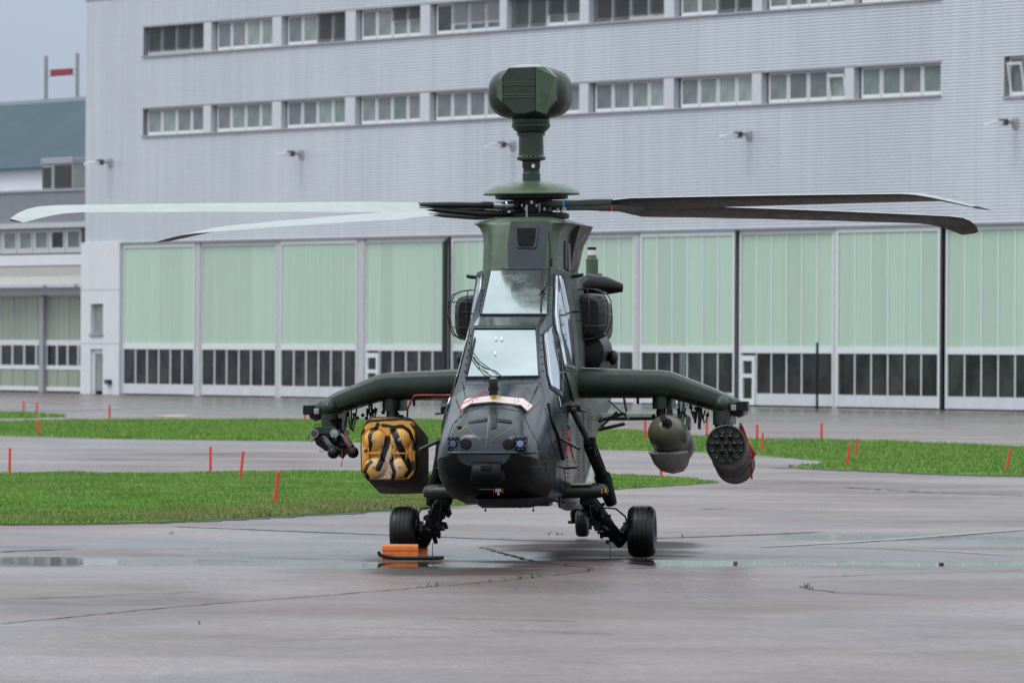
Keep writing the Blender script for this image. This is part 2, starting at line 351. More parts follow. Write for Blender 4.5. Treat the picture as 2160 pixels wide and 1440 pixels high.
island([(-120,893),(0,892),(80,888),(400,886),(900,886),(1100,893),(1267,906),(1330,908),(1459,921),(1595,928),(1738,929),(1937,935),(2240,948),(2240,1006),(2016,1001),(1900,996),(1778,991),(1700,987),(1666,985),(1720,982),(1754,977),(1742,973),(1610,961),(1479,953),(1300,949),(950,938),(667,930),(500,929),(267,926),(133,922),(0,919),(-120,918)],
       130, 'green grass of the long middle verge running behind the helicopter', .045, .06)
island([(-120,874),(0,872),(70,874),(142,879),(60,882),(-120,883)], 60, 'thin tongue of grass nearest the hangar, at the far left', .08, .06)
dr = dense([G(u, v) for u, v in [(300,1092),(420,1083),(560,1075),(700,1067),(930,1055),(1120,1044),(1120,1052),(930,1069),(700,1083),(560,1090),(420,1098),(300,1102)]])
dr2 = dense([G(u, v) for u, v in [(-120,1088),(200,1082),(420,1070),(560,1060),(700,1054),(930,1046),(1120,1038),(1120,1052),(930,1069),(700,1083),(560,1090),(420,1098),(260,1104),(-120,1107)]])
grass_blades('dry_grass', dr2, 130, M['dry'], .04, .035, 'olive-brown dry grass scattered through the lower half of the nearest verge')
grass_blades('dry_grass', dr, 330, M['dry'], .045, .03, 'yellowish dry grass along the near edge of the nearest verge')
for pts in ([(0,1107),(260,1104.5),(420,1098.5),(560,1090.5),(700,1083.5),(930,1069.5)], [(1620,986),(1700,988),(1778,992),(1900,997),(2016,1002),(2160,1005)]):
    tag(strip('soil_edge', pts, .5, M['soil_d'], .006, .3), kind='structure')
mbw = MB()
for (u, v) in [(905,1236),(920,1235),(1095,1220),(1100,1219),(1098,1221),(1140,1214),(1176,1211),(1193,1192),(1190,1193),(1154,1126),(1156,1126),(1181,1127),(1178,1127),(1010,1231),(1035,1227),(1060,1225),(1240,1203),(1700,1237),(1706,1238),(1712,1240),(422,1315),(1443,1133),(360,1125),(880,1238),(1120,1219)]:
    for _ in range(3):
        p = G(u + random.uniform(-5, 5), v + random.uniform(-1, 1)); a = random.uniform(0, 3.1); w = .008; h = random.uniform(.015, .05)
        mbw.add([p + Vector((-w*math.cos(a), -w*math.sin(a), 0)), p + Vector((w*math.cos(a), w*math.sin(a), 0)), p + Vector((random.uniform(-.03, .03), random.uniform(-.02, .02), h))], [(0, 1, 2)])
M['weed'] = pm('dull_weed_green', (.05, .09, .02), .6); tag(mbw.build('joint_weeds', M['weed'], smooth=0), 'small weeds and grass tufts sprouting from the pavement joints', 'weeds', kind='stuff')
# ------------------------------------------------------------------ marker stakes
M['stake'] = pm('red_stake_paint', (.70, .045, .03), .45, var=.15, vs=10)
ST = [((20,1003),(21,945),'red stake at the left end of the nearest verge'), ((444,998),(444,942),'red upright stake left of the leaning stake, behind the nearest verge'),
 ((506,1012),(513,952),'leaning red stake in the nearest verge, between an upright stake and a longer one'), ((578,1067),(587,995),'longest red stake, leaning, in dry grass left of the striped launcher'),
 ((80,918),(80,886),'red stake at the left end of the middle verge'), ((231,887),(231,854),'red stake behind the middle verge in front of the leftmost green door'),
 ((50,873),(50,846),'distant red stake in the thin tongue of grass, the left one of two'), ((78,877),(78,849),'distant red stake in the thin tongue of grass, the right one of two'),
 ((643,886),(643,856),'faint red stake just left of the wingtip with the round lenses'), ((1361,926),(1361,886),'red stake seen just left of the olive gun pod'),
 ((1491,919),(1491,884),'red stake seen between the gun pod and the rocket pod'), ((1597,929),(1597,895),'upper one of two red stakes just right of the rocket pod'),
 ((1607,955),(1609,913),'lower one of two red stakes just right of the rocket pod'), ((1733,927),(1733,892),'single red stake standing at the far edge of the right verge'),
 ((1786,987),(1791,937),'nearer one of the leaning pair of red stakes in the right verge'), ((1804,965),(1809,924),'farther one of the leaning pair of red stakes in the right verge'),
 ((2121,995),(2131,947),'leaning red stake in the verge nearest the right edge of the photo'), ((1397,1009),(1389,950),'red stake partly hidden below the gun pod')]
for b, t_, lab in ST:
    p = G(*b); d = ray(*t_); k = (p.y - CO.y) / d.y; q = CO + d * k; r = .022 if p.y < 150 else .03
    o = empty('marker_stake', Matrix.Translation(p), lab, 'marker stake', 'red marker stakes along the grass verges')
    mb = MB(); mb.tube([Vector((0, 0, -.05)), q - p], r, 8); mb.ball(tuple(q - p), (r, r, r * .5), 8, 4); mb.build('pole', M['stake'], o)
    mb = MB(); mb.tube([Vector((0, 0, -.02)), (q - p) * .09], r * 1.25, 8); mb.build('ground_socket', M['soil_d'], o)
# ================================================================== HANGAR
A0 = G(254, 832); B0 = G(2160, 868); dS = (B0 - A0); dS.z = 0; dS.normalize(); ang = math.atan2(dS.y, dS.x); BZ = gz(300)
HM = Matrix.Translation((A0.x, A0.y, BZ)) @ Matrix.Rotation(ang, 4, 'Z'); HI = HM.inverted()
def F(u, v, y=0.0):
    o = HI @ CO; d = HI.to_3x3() @ ray(u, v); t = (y - o.y) / d.y; p = o + d * t; return (p.x, p.z)
def FS(u, y=0.0): return F(u, 700, y)[0]
hangar = empty('hangar_building', HM, 'large pale grey ribbed metal hangar with green glazed doors and two window rows', 'building')
def clad_mat(name, a, b):
    t = NT(name); co = t.coord(); n = t.noise(.12, 3, t.coord((1, 1, .5)), lo=.3, hi=.7); t.l(t.mix(n, a, b), t.b.inputs['Base Color'])
    st = t.noise(1.0, 4, t.coord((2.2, 1, .12)), lo=.3, hi=.7, to=(.93, 1.04)); sh = t.n('TexWave', wave_type='BANDS', bands_direction='X', Scale=.21, Distortion=0.0); t.l(t.coord(), sh.inputs['Vector']); seam = t.rng(sh.outputs['Fac'], 0.0, .0015, .86, 1); v = t.n('VectorMath', operation='SCALE'); pv = t.b.inputs['Base Color'].links[0].from_socket; t.l(pv, v.inputs[0]); t.l(t.math('MULTIPLY', st, seam), v.inputs['Scale']); t.l(v.outputs[0], t.b.inputs['Base Color'])
    t.b.inputs['Roughness'].default_value = .38; t.b.inputs['Metallic'].default_value = .15; return t.m
M['clad'] = clad_mat('pale_ribbed_metal', (.65, .69, .74), (.74, .775, .82))
M['clad_l'] = clad_mat('grey_ribbed_metal', (.27, .28, .31), (.31, .32, .35))
M['frame'] = pm('pale_window_frame', (.70, .725, .75), .4, var=.05)
M['jamb'] = pm('aluminium_jamb', (.52, .53, .55), .4, .1, var=.1)
M['trim'] = pm('grey_sill_metal', (.36, .37, .40), .4, .2, var=.1)
M['dark_gap'] = pm('dark_recess', (.03, .032, .035), .6)
M['wwall'] = pm('white_render_wall', (.66, .68, .72), .6, var=.04, vs=1)
M['kick'] = pm('white_door_base', (.60, .62, .66), .4, var=.05, vs=2)
def pane_mat(name, a, b, rough=.12, sc_=1.2, spec=.5):
    t = NT(name); n = t.noise(sc_, 4, t.coord((1, 1, .8), 'Object'), lo=.35, hi=.65); oi = t.n('ObjectInfo')
    c = t.mix(n, a, b); v = t.n('VectorMath', operation='SCALE'); t.l(c, v.inputs[0]); t.l(t.rng(oi.outputs['Random'], 0, 1, .75, 1.25), v.inputs['Scale'])
    t.l(v.outputs[0], t.b.inputs['Base Color']); t.b.inputs['Roughness'].default_value = rough; t.b.inputs['Specular IOR Level'].default_value = spec; return t.m
M['p_grey'] = pane_mat('grey_window_glass', (.13, .14, .15), (.19, .20, .21)); M['p_green'] = pane_mat('curtained_green_glass', (.16, .21, .20), (.22, .27, .26))
M['p_mid'] = pane_mat('dim_window_glass', (.17, .20, .20), (.27, .31, .30)); M['p_dark'] = pane_mat('dark_open_window', (.02, .022, .024), (.05, .055, .055))
M['blind'] = pm('grey_blind_slats', (.15, .17, .19), .4, .2, var=.1); M['blind_w'] = pm('pale_blind_slats', (.5, .52, .56), .4, var=.05)
M['d_dark'] = pane_mat('dark_door_glass', (.008, .010, .011), (.045, .05, .045), .1, .8, .2)  # mottled pane colour stands in for blotchy reflections and interior clutter
def trans_mat(name, a, b):
    t = NT(name); oi = t.n('ObjectInfo'); w = t.n('TexNoise', Scale=1.0, Detail=2.0); t.l(t.coord((9, 1, .15)), w.inputs['Vector'])
    c = t.mix(t.rng(w.outputs['Fac'], .3, .7), a, b); v = t.n('VectorMath', operation='SCALE'); t.l(c, v.inputs[0]); t.l(t.rng(oi.outputs['Random'], 0, 1, .93, 1.06), v.inputs['Scale'])
    t.l(v.outputs[0], t.b.inputs['Base Color']); t.b.inputs['Roughness'].default_value = .25; return t.m
M['d_green'] = trans_mat('pale_green_translucent_panel', (.40, .56, .44), (.47, .62, .50))
M['d_olive'] = trans_mat('olive_green_translucent_panel', (.28, .34, .24), (.33, .37, .30))
M['mull_g'] = pm('greenish_mullion', (.52, .64, .55), .4, var=.05)
zDoor = F(260, 510)[1]; zTop = F(186, 1)[1]; sL = FS(178); sR = FS(2160) + 40
rows = []
for (uv_t, uv_b, uv_s) in (((300, 56), (300, 113), (300, 122)), ((300, 228), (300, 281), (300, 290))):
    rows.append((F(*uv_t)[1], F(*uv_b)[1], F(*uv_s)[1]))
RIB = .122
def corr(mb, s0, s1, z0, z1, y=0.0, amp=.052, rib=RIB):
    n0 = math.floor(z0 / rib); zs = []
    k = n0
    while k * rib < z1 + rib:
        for f_, d in ((0, 0), (.58, 0), (.64, 1), (.92, 1)):
            z = (k + f_) * rib
            if z0 < z < z1: zs.append((z, d))
        k += 1
    zs = [(z0, 0)] + zs + [(z1, 0)]; vs = []; fs = []
    for i, (z, d) in enumerate(zs):
        vs += [(s0, y + d * amp, z), (s1, y + d * amp, z)]
        if i: fs.append((2*i-2, 2*i-1, 2*i+1, 2*i))
    mb.add(vs, fs)
wS0 = FS(299); wS1 = FS(1981)
mb = MB()
corr(mb, sL, wS0, zDoor, zTop); corr(mb, wS1, FS(2115), zDoor, zTop)
z0_, z1_ = F(2136, 208)[1], F(2136, 119)[1]; sa, sb = FS(2115), FS(2157)
corr(mb, sa, sb, zDoor, z0_); corr(mb, sa, sb, z1_, zTop); corr(mb, sb, sR, zDoor, zTop)
r0, r1 = rows
corr(mb, wS0, wS1, zDoor, r1[2]); corr(mb, wS0, wS1, r1[0], r0[2]); corr(mb, wS0, wS1, r0[0], zTop)
mb.build('ribbed_cladding', M['clad'], hangar, smooth=0)
mb = MB()   # the building's volume behind the facade
mb.box((sL, .35, zDoor - .3), (sR, 26, zTop - .05)); mb.box((sL + .02, .34, 0), (sR, 25.9, zDoor - .31)); mb.build('inner_volume', M['dark_gap'], hangar, smooth=0)
mb = MB(); mb.box((sL - .02, .03, zDoor), (sL, 26.02, zTop)); mb.build('end_wall', M['clad'], hangar, smooth=0)
mb = MB(); mb.box((sL - .1, -.06, zTop), (sR, .5, zTop + .12)); mb.build('roof_coping', M['trim'], hangar, smooth=0)
mb = MB(); mb.box((FS(256), -.07, zDoor - .09), (sR, .3, zDoor - .002)); mb.build('door_head_trim', M['trim'], hangar, smooth=0)
for r in rows:
    mb = MB(); mb.box((wS0 - .05, -.1, r[2]), (wS1 + .05, .3, r[2] + .07)); mb.build('window_sill', M['trim'], hangar, smooth=0)
    mb = MB(); mb.box((wS0 - .03, -.03, r[0] - .06), (wS1 + .03, .3, r[0])); mb.build('window_head', M['trim'], hangar, smooth=0)
    mb = MB(); mb.box((wS0, .27, r[2] + .071), (wS1, .32, r[0] - .061)); mb.build('window_recess', M['blind'], hangar, smooth=0)
for (xa_, za_, zb_) in ((wS0, r0[2], r0[0]), (wS0, r1[2], r1[0]), (sa, z0_, z1_)): mb = MB(); mb.box((xa_ - .06, .075, za_), (xa_ - .001, .27, zb_)); mb.build('window_reveal', M['trim'], hangar, smooth=0)
BU = [(300,427),(443,572),(591,726),(747,884),(904,1051),(1066,1220),(1239,1398),(1419,1584),(1604,1780),(1799,1979)]
def window(s0, s1, z0, z1, pm_, blind=None, bf=1.0, tilt=False, dep=.16):
    w, h = s1 - s0, z1 - z0
    mb = MB(); t = .085
    mb.box((0, 0, 0), (w, .08, .14)); mb.box((0, 0, h - t), (w, .08, h)); mb.box((0, 0, .141), (t, .08, h - t - .001)); mb.box((w - t, 0, .141), (w, .08, h - t - .001))
    o = mb.build('window', M['frame'], hangar, smooth=0); o.location = (s0, dep, z0)
    mb = MB(); mb.box((t + .002, .03, .143), (w - t - .002, .05, h - t - .002)); p = mb.build('pane', pm_, o, smooth=0)
    if tilt:
        mb = MB(); mb.box((t, 0, 0), (t + .09, .06, h - .3)); mb.box((w - t - .09, 0, 0), (w - t, .06, h - .3)); mb.box((t + .09, 0, h - .4), (w - t - .09, .06, h - .3))
        q = mb.build('tilted_sash', M['frame'], o, smooth=0); q.location = (0, -.02, .1); q.rotation_euler = (R(9), 0, 0)
    if blind:
        mb = MB(); zt = h - .04; n = int((h * bf) / .085)
        for k in range(n):
            z = zt - k * .085; mb.add([(.03, -.10, z), (w - .03, -.10, z), (w - .03, -.05, z - .062), (.03, -.05, z - .062)], [(0, 1, 2, 3)])
        mb.box((.03, -.11, zt - n * .085 - .03), (w - .03, -.07, zt - n * .085)); mb.build('blind', blind, o, smooth=0)
M['pier'] = pm('pale_bay_pier', (.58, .60, .64), .45, var=.05)
BL = {(0,0):[(1,.82)]*4, (0,2):[0,0,(1,1),(1,1)], (0,3):[0,0,(1,.42),(1,.42)], (0,4):[0,(2,.7),(2,.7),(2,.7)], (0,5):[(1,1),(1,1),(1,.62),(1,.62)], (0,6):[(1,1),(1,1),(1,.86),(1,.86)], (0,7):[0,0,(1,1),(1,1)]}
pal = ['p_mid','p_grey','p_green','p_mid']
wr = random.Random(11)
for ri, r in enumerate(rows):
    for bi, (u0, u1) in enumerate(BU):
        s0, s1 = FS(u0), FS(u1); gap = .30; n = 4; a = s0 + (.24 if bi else .1); w = (s1 - a) / n
        for k in range(n):
            mk = wr.choice(['p_grey','p_mid','p_green','p_mid','p_grey'])
            if ri == 0 and bi == 4 and k == 0: mk = 'p_dark'
            bl = BL.get((ri, bi), [0]*4)[k]
            window(a + k*w + .03, a + (k+1)*w - .03, r[2] + .075, r[0] - .065, M[mk], (M['blind'] if bl[0] == 1 else M['blind_w']) if bl else None, bl[1] if bl else 1, tilt=(ri == 1 and bi == 8 and k == 3))
        if bi < 9:
            mb = MB(); mb.box((s1, -.02, r[2] + .072), (FS(BU[bi+1][0]), .25, r[0] - .062)); mb.build('bay_pier', M['pier'], hangar, smooth=0)
mb = MB(); mb.box((sa, .27, z0_), (sb, .32, z1_)); mb.build('window_recess', M['trim'], hangar, smooth=0)
window(sa + .12, sb - .05, z0_ + .1, z1_, M['p_grey'], tilt=True)
mb = MB(); mb.box((sa - .04, -.08, z0_), (sb + .04, .3, z0_ + .09)); mb.build('window_sill', M['trim'], hangar, smooth=0)
# door leaves
LEAF = [(258, 409, 'n'), (420, 578, 'n'), (590, 751, 'n'), (766, 937, 'L'), (950, 1130, 'n'), (1146, 1334, 'n'), (1348, 1548.5, 'n'), (1554, 1754, 'R'), (1762, 1981, 'n'), (1989, 2212, 'n'), (2226, 2400, 'n')]
zk = F(300, 809)[1]; zp = F(300, 736)[1]; zr = F(300, 724)[1]
sN = FS(2405); WL = FS(1978) - FS(1762); LEAF += [(sN + k * (WL + .25), sN + k * (WL + .25) + WL, 's') for k in range(5)]
for li, (u0, u1, kind) in enumerate(LEAF):
    s0, s1 = (u0, u1) if kind == 's' else (FS(u0), FS(u1)); W = s1 - s0; dy = .10 if li % 2 else .02
    mb = MB(); j = .08 if li < 4 else .14
    mb.box((0, 0, .05), (j, .12, zDoor - .1)); mb.box((W - j, 0, .05), (W, .12, zDoor - .1)); mb.box((j + .002, 0, zp), (W - j - .002, .12, zr)); mb.box((j + .002, 0, zDoor - .28), (W - j - .002, .12, zDoor - .1))
    leaf = mb.build('hangar_door', M['frame'], hangar, smooth=0); leaf.location = (s0, dy, 0)
    iw = (W - 2*j) / 6; mbar = M['frame'] if li > 3 else M['mull_g']
    for k in range(6):
        x = j + k * iw; door = (kind == 'R' and k == 0) or (kind == 'L' and k == 0)
        mb = MB(); mb.box((x + .008, .05, zr + .002), (x + iw - .008, .08, zDoor - .282)); mb.build('upper_panel', M['d_green'], leaf, smooth=0)
        if k: mb = MB(); mb.box((x - .035, .040 if li < 4 else .02, zr + .001), (x + .035, .1, zDoor - .281)); mb.build('mullion', mbar, leaf, smooth=0); mb = MB(); bw = .07 if li < 4 else .035; mb.box((x - bw, .03, zk), (x + bw, .1, zp - .001)); mb.build('pane_bar', M['jamb'] if li < 4 else M['frame'], leaf, smooth=0)
        if not door:
            mb = MB(); mb.box((x + .01, .05, zk + .002), (x + iw - .01, .08, zp - .002)); mb.build('lower_pane', M['d_dark'], leaf, smooth=0)
            mb = MB(); mb.box((x + .006, .02, .06), (x + iw - .006, .1, zk)); mb.build('kick_panel', M['kick'], leaf, smooth=0)
        else:
            mb = MB(); x1 = x + iw * 1.0
            mb.box((x + .02, -.04, .06), (x + .2, .1, zp - .1)); mb.box((x1 - .2, -.04, .06), (x1 - .02, .1, zp - .1)); mb.box((x + .2, -.039, zp - .3), (x1 - .2, .1, zp - .1)); mb.box((x + .2, -.039, 1.1), (x1 - .2, .1, 1.25)); mb.box((x + .2, -.039, .06), (x1 - .2, .1, .3))
            mb.build('wicket_door', M['frame'], leaf, smooth=0)
            mb = MB(); mb.box((x + .21, .03, .31), (x1 - .21, .06, 1.09)); mb.box((x + .21, .03, 1.26), (x1 - .21, .06, zp - .31)); mb.build('wicket_pane', M['d_dark'], leaf, smooth=0)
for ja, jb in ((409.5,419.5),(578.5,589.5),(751.5,765.5),(1130.5,1145.5),(1334.5,1345),(1754.5,1761.5),(2212.5,2225.5),(252,257.5)):
    mb = MB(); mb.box((FS(ja), .05 if ja > 253 else .15, 0), (FS(jb), .3, zDoor - .1)); mb.build('door_jamb', M['jamb'], hangar, smooth=0)
mb = MB()
for u in (941,): s = FS(u); mb.box((s - .02, -.10, 0), (s + .10, .0, zDoor - .2))
mb.tube([(FS(945) + .2, -.3, 0), (FS(945) + .2, -.3, zDoor - .3)], .09, 8); mb.build('downpipe', M['dark_gap'], hangar, smooth=0)
mb = MB(); s = FS(1551); mb.box((s - .04, -.02, 0), (s + .06, .01, zDoor - .1)); s = FS(1985); mb.box((s - .05, -.02, 0), (s + .06, .01, zDoor - .1)); mb.build('door_gap_seal', M['dark_gap'], hangar, smooth=0)
s = FS(1748); o = empty('guide_post', HM @ Matrix.Translation((s, -.5, 0)), 'thin black post standing against the right-hand green doors', 'post')
mb = MB(); mb.tube([(0, 0, 0), (0, 0, F(1748, 722, -.5)[1])], .05, 8); mb.build('shaft', M['black'], o); mb = MB(); mb.box((-.12, -.12, 0), (.12, .12, .06)); mb.build('foot_plate', M['black'], o)
# white corner pier
ps0, ps1 = FS(170, -.12), FS(251, -.12)
a0, a1 = FS(191, -.12), FS(217, -.12); wz0, wz1 = F(205, 708, -.12)[1], F(205, 641, -.12)[1]; dz1 = F(205, 736, -.12)[1]
mb = MB(); y0, y1 = -.12, .33
mb.box((ps0, y0, 0), (a0, y1, zDoor - .01)); mb.box((a1, y0, 0), (ps1, y1, zDoor - .01)); mb.box((a0, y0 + .002, dz1), (a1, y1, wz0)); mb.box((a0, y0 + .002, wz1), (a1, y1, zDoor - .012))
mb.build('corner_pier', M['wwall'], hangar, smooth=0)
for v in (612, 725):
    z = F(205, v, -.12)[1]; mb = MB(); mb.box((ps0, y0 - .004, z), (ps1, y0 + .01, z + .03)); mb.build('wall_joint', M['trim'], hangar, smooth=0)
mb = MB(); mb.box((a0 + .02, .1, wz0 + .1), (a1 - .02, .16, wz1 - .05)); o = mb.build('pane', M['p_mid'], hangar, smooth=0)
mb = MB(); mb.box((a0 - .05, -.2, wz0 + .002), (a1 + .05, .1, wz0 + .09)); mb.build('window_sill', M['trim'], hangar, smooth=0)
mb = MB(); mb.box((a0 + .01, .0, 0), (a0 + .2, .08, dz1 - .02)); mb.box((a1 - .2, .0, 0), (a1 - .01, .08, dz1 - .02)); mb.box((a0 + .2, .001, dz1 - .2), (a1 - .2, .08, dz1 - .02)); o = mb.build('side_door', M['frame'], hangar, smooth=0)
mb = MB(); mb.box((a0 + .21, .03, .15), (a1 - .21, .06, dz1 - .21)); mb.build('pane', M['p_mid'], o, smooth=0)
mb = MB(); s, z = F(232, 805, -.12); mb.box((s - .2, -.3, z - .1), (s + .2, -.122, z + .1)); mb.build('wall_socket', M['dark_gap'], hangar, smooth=0)
# wall floodlights
for i, (u, v) in enumerate([(233, 344), (636, 326), (1082, 307), (1581, 286), (2142, 260)]):
    s, z = F(u, v); lab = ['wall floodlight nearest the left corner of the hangar', 'wall floodlight between the left corner and the radar mast', 'wall floodlight partly beside the mast-mounted sight', 'wall floodlight in the open cladding right of the mast', 'wall floodlight nearest the right edge, below the single window'][i]
    o = empty('wall_floodlight', HM @ Matrix.Translation((s, 0, z)), lab, 'floodlight', 'floodlights on the hangar facade')
    mb = MB(); mb.box((-.18, -.06, -.18), (.18, 0, .18)); mb.tube([(0, 0, .05), (0, -.5, .1)], .045, 8); mb.tube([(0, -.02, -.12), (0, -.35, .06)], .03, 8); mb.build('bracket', M['trim'], o)
    mb = MB(); mb.box((-.2, -.62, -.1), (.2, -.42, .14)); mb.build('ballast_box', M['dsteel'], o, bevel=.02)
    mb = MB(); mb.rings([[Vector((a*w, -y, zz + b*h)) for a, b in ((-1,-1),(1,-1),(1,1),(-1,1))] for y, w, h, zz in ((.6,.16,.06,.0),(.8,.2,.085,-.02),(1.15,.17,.06,-.06),(1.3,.1,.03,-.07))]); mb.build('lamp_head', M['frame'], o)
# ================================================================== ANNEX on the left
YB = 2.0
def FB(u, v, y=YB): return F(u, v, y)
annex = empty('annex_building', HM @ Matrix.Translation((FB(0, 700)[0] - 48, YB, 0)), 'lower annex with teal roof, grey band and olive green doors left of the hangar', 'building')
ax0 = FB(0, 700)[0] - 48; AX = lambda u, y=0: FB(u, 700, YB + y)[0] - ax0; AZ = lambda v, u=90, y=0: FB(u, v, YB + y)[1]
xR = FS(178) - ax0 + .3; XL = 0
def abox(name, v0, v1, m, y0=0.0, y1=6.0, xa=XL, xb=None, ypx=None):
    mb = MB(); yy = y0 if ypx is None else ypx
    mb.box((xa, y0, AZ(v1, 90, yy)), (xR if xb is None else xb, y1, AZ(v0, 90, yy))); return mb.build(name, m, annex, smooth=0)
mb = MB(); corr(mb, XL, xR, AZ(470), AZ(404), 0, .02, .09); mb.build('grey_ribbed_band', M['clad_l'], annex, smooth=0)
abox('band_backing', 404, 470, M['dark_gap'], .05, 6); abox('band_coping', 400, 404.5, M['trim'], -.08, 6.2)
abox('fascia', 470, 481, M['jamb'], -.25, 6); abox('window_recess', 481.5, 536, M['dark_gap'], .3, 6)
z0, z1 = AZ(534), AZ(483); x = AX(-4) - 36 * (AX(36) - AX(4)) ; wd = AX(37) - AX(4)
k = 0
while x < AX(168) - .5:
    mb = MB(); t = .16; h = z1 - z0; w = wd - .06
    mb.box((0, 0, 0), (w, .12, .25)); mb.box((0, 0, h - t), (w, .12, h)); mb.box((0, 0, .251), (t + .12, .12, h - t - .001)); mb.box((w - t, 0, .251), (w, .12, h - t - .001))
    o = mb.build('window', M['jamb'], annex, smooth=0); o.location = (x, .1, z0); mb = MB(); mb.box((t + .122, .04, .252), (w - t - .002, .06, h - t - .002)); mb.build('pane', M[['p_mid', 'p_grey', 'd_dark', 'p_grey'][k % 4]], o, smooth=0)
    x += wd; k += 1
abox('white_band', 537, 560, M['wwall'], -.02, 6); 
M['clad_c'] = pm('weathered_canopy_sheet', (.42, .42, .40), .6, var=.1); mb = MB(); zc0, zc1 = AZ(603), AZ(584); zc2 = AZ(562); n = int(xR / .22)
mb.add([(XL, -.02, zc2), (xR, -.02, zc2), (xR, -.02, zc1), (XL, -.02, zc1)], [(0, 1, 2, 3)])
vs_ = []; fs_ = []
for i in range(2 * n + 1):
    xx = xR * i / (2 * n); d = .05 * (i % 2); vs_ += [(xx, -.03, zc1 + d), (xx, -1.1, zc0 + d)]
    if i: fs_.append((2*i-2, 2*i, 2*i+1, 2*i-1))
mb.add(vs_, fs_); mb.build('corrugated_canopy', M['clad_c'], annex, smooth=0)
abox('canopy_fascia', 606, 622, M['jamb'], -.3, 6)
abox('door_recess', 622.5, 828, M['dark_gap'], .5, 6)
for (ua, ub) in ((-77, 84), (93, 240), (-250, -87)):
    x0, x1 = AX(ua), min(AX(ub), xR) if ua != 93 else AX(240)
    mb = MB(); W = x1 - x0; zz = [AZ(v) for v in (824, 815, 779, 770, 728, 717, 626)]
    mb.box((0, 0, zz[0]), (W, .12, zz[1])); mb.box((0, 0, zz[2]), (W, .12, zz[3])); mb.box((0, 0, zz[4]), (W, .12, zz[5])); mb.box((0, 0, zz[6]), (W, .12, zz[6] + .1))
    leaf = mb.build('annex_door', M['frame'], annex, smooth=0); leaf.location = (x0, .12, 0); iw = W / 6.5
    for k in range(7):
        xa = k * iw; xb = min(W, xa + iw)
        if xb - xa < .2: continue
        for (a, b, m, nm) in ((1, 2, 'd_olive', 'lower_panel'), (3, 4, 'd_dark', 'pane'), (5, 6, 'd_olive', 'upper_panel')):
            mb = MB(); mb.box((xa + .03, .04, zz[a] + .002), (xb - .03, .07, zz[b] - .002)); mb.build(nm, M[m], leaf, smooth=0)
        mb = MB(); mb.box((xa - .1, .0, zz[3] + .002), (xa + .1, .1, zz[4] - .002)); mb.box((xa - .035, .01, zz[5] + .002), (xa + .035, .09, zz[6] - .002)); mb.build('mullion', M['jamb'], leaf, smooth=0)
mb = MB(); mb.box((AX(84), -.05, 0), (AX(93), .3, AZ(623))); mb.build('steel_post', M['trim'], annex, smooth=0)
# upper storey set back, teal roof
zb = AZ(402); z_w = AZ(353, 90, 3.0); mb = MB(); mb.box((XL, 3.0, zb - .3), (xR + 6, 14, z_w)); mb.build('upper_wall', M['wwall'], annex, smooth=0)
def teal():
    t = NT('teal_seamed_roof'); n = t.noise(.4, 4, t.coord((1, .3, 1)), lo=.3, hi=.7); t.l(t.mix(n, (.030, .070, .098), (.042, .088, .118)), t.b.inputs['Base Color']); t.b.inputs['Roughness'].default_value = .4; return t.m
M['teal'] = teal()
zrd = AZ(217, 90, 9.0); mb = MB(); vs_ = []; fs_ = []; n = int((xR + 8) / .30)
for i in range(4 * n + 1):
    xx = (xR + 8) * i / (4 * n); d = .06 if i % 4 == 0 else 0; vs_ += [(xx, 2.7, z_w + .05 + d), (xx, 9.0, zrd + d)]
    if i: fs_.append((2*i-2, 2*i-1, 2*i+1, 2*i))
mb.add(vs_, fs_); mb.box((0, 2.6, z_w - .1), (xR + 8, 3.2, z_w + .04)); mb.build('teal_roof', M['teal'], annex, smooth=0)
mb = MB(); mb.box((0, 8.9, zrd - .05), (xR + 8, 9.3, zrd + .16)); mb.build('ridge_cap', M['trim'], annex, smooth=0)
# rooftop ventilation unit
xv0, xv1 = AX(136, 2.0), AX(176, 2.0) + 1.2; zv0, zv1 = AZ(396, 150, 2.0), AZ(330, 150, 2.0)
o = empty('ventilation_unit', HM @ Matrix.Translation((ax0 + xv0, YB + .8, zb + .02)), 'grey rooftop ventilation unit with louvres beside the hangar wall', 'ventilation unit')
W = xv1 - xv0; H = zv1 - zv0; mb = MB(); mb.box((0, 0, 0), (W, 2.2, H)); mb.build('housing', M['palegrey'], o, bevel=.03, smooth=0)
mb = MB(); mb.box((-.05, -.06, H - .22), (W + .05, 2.25, H + .05)); mb.build('hood', M['trim'], o, bevel=.02, smooth=0)
mb = MB(); mb.box((W * .42, -.03, .1), (W - .1, -.002, H - .3)); mb.build('access_panel', M['dark_gap'], o, smooth=0)
for k in range(9): mb = MB(); z = .15 + k * (H - .5) / 9; mb.box((.08, -.05, z), (W * .3, -.003, z + .07)); mb.build('louvre', M['dark_gap'], o, smooth=0)
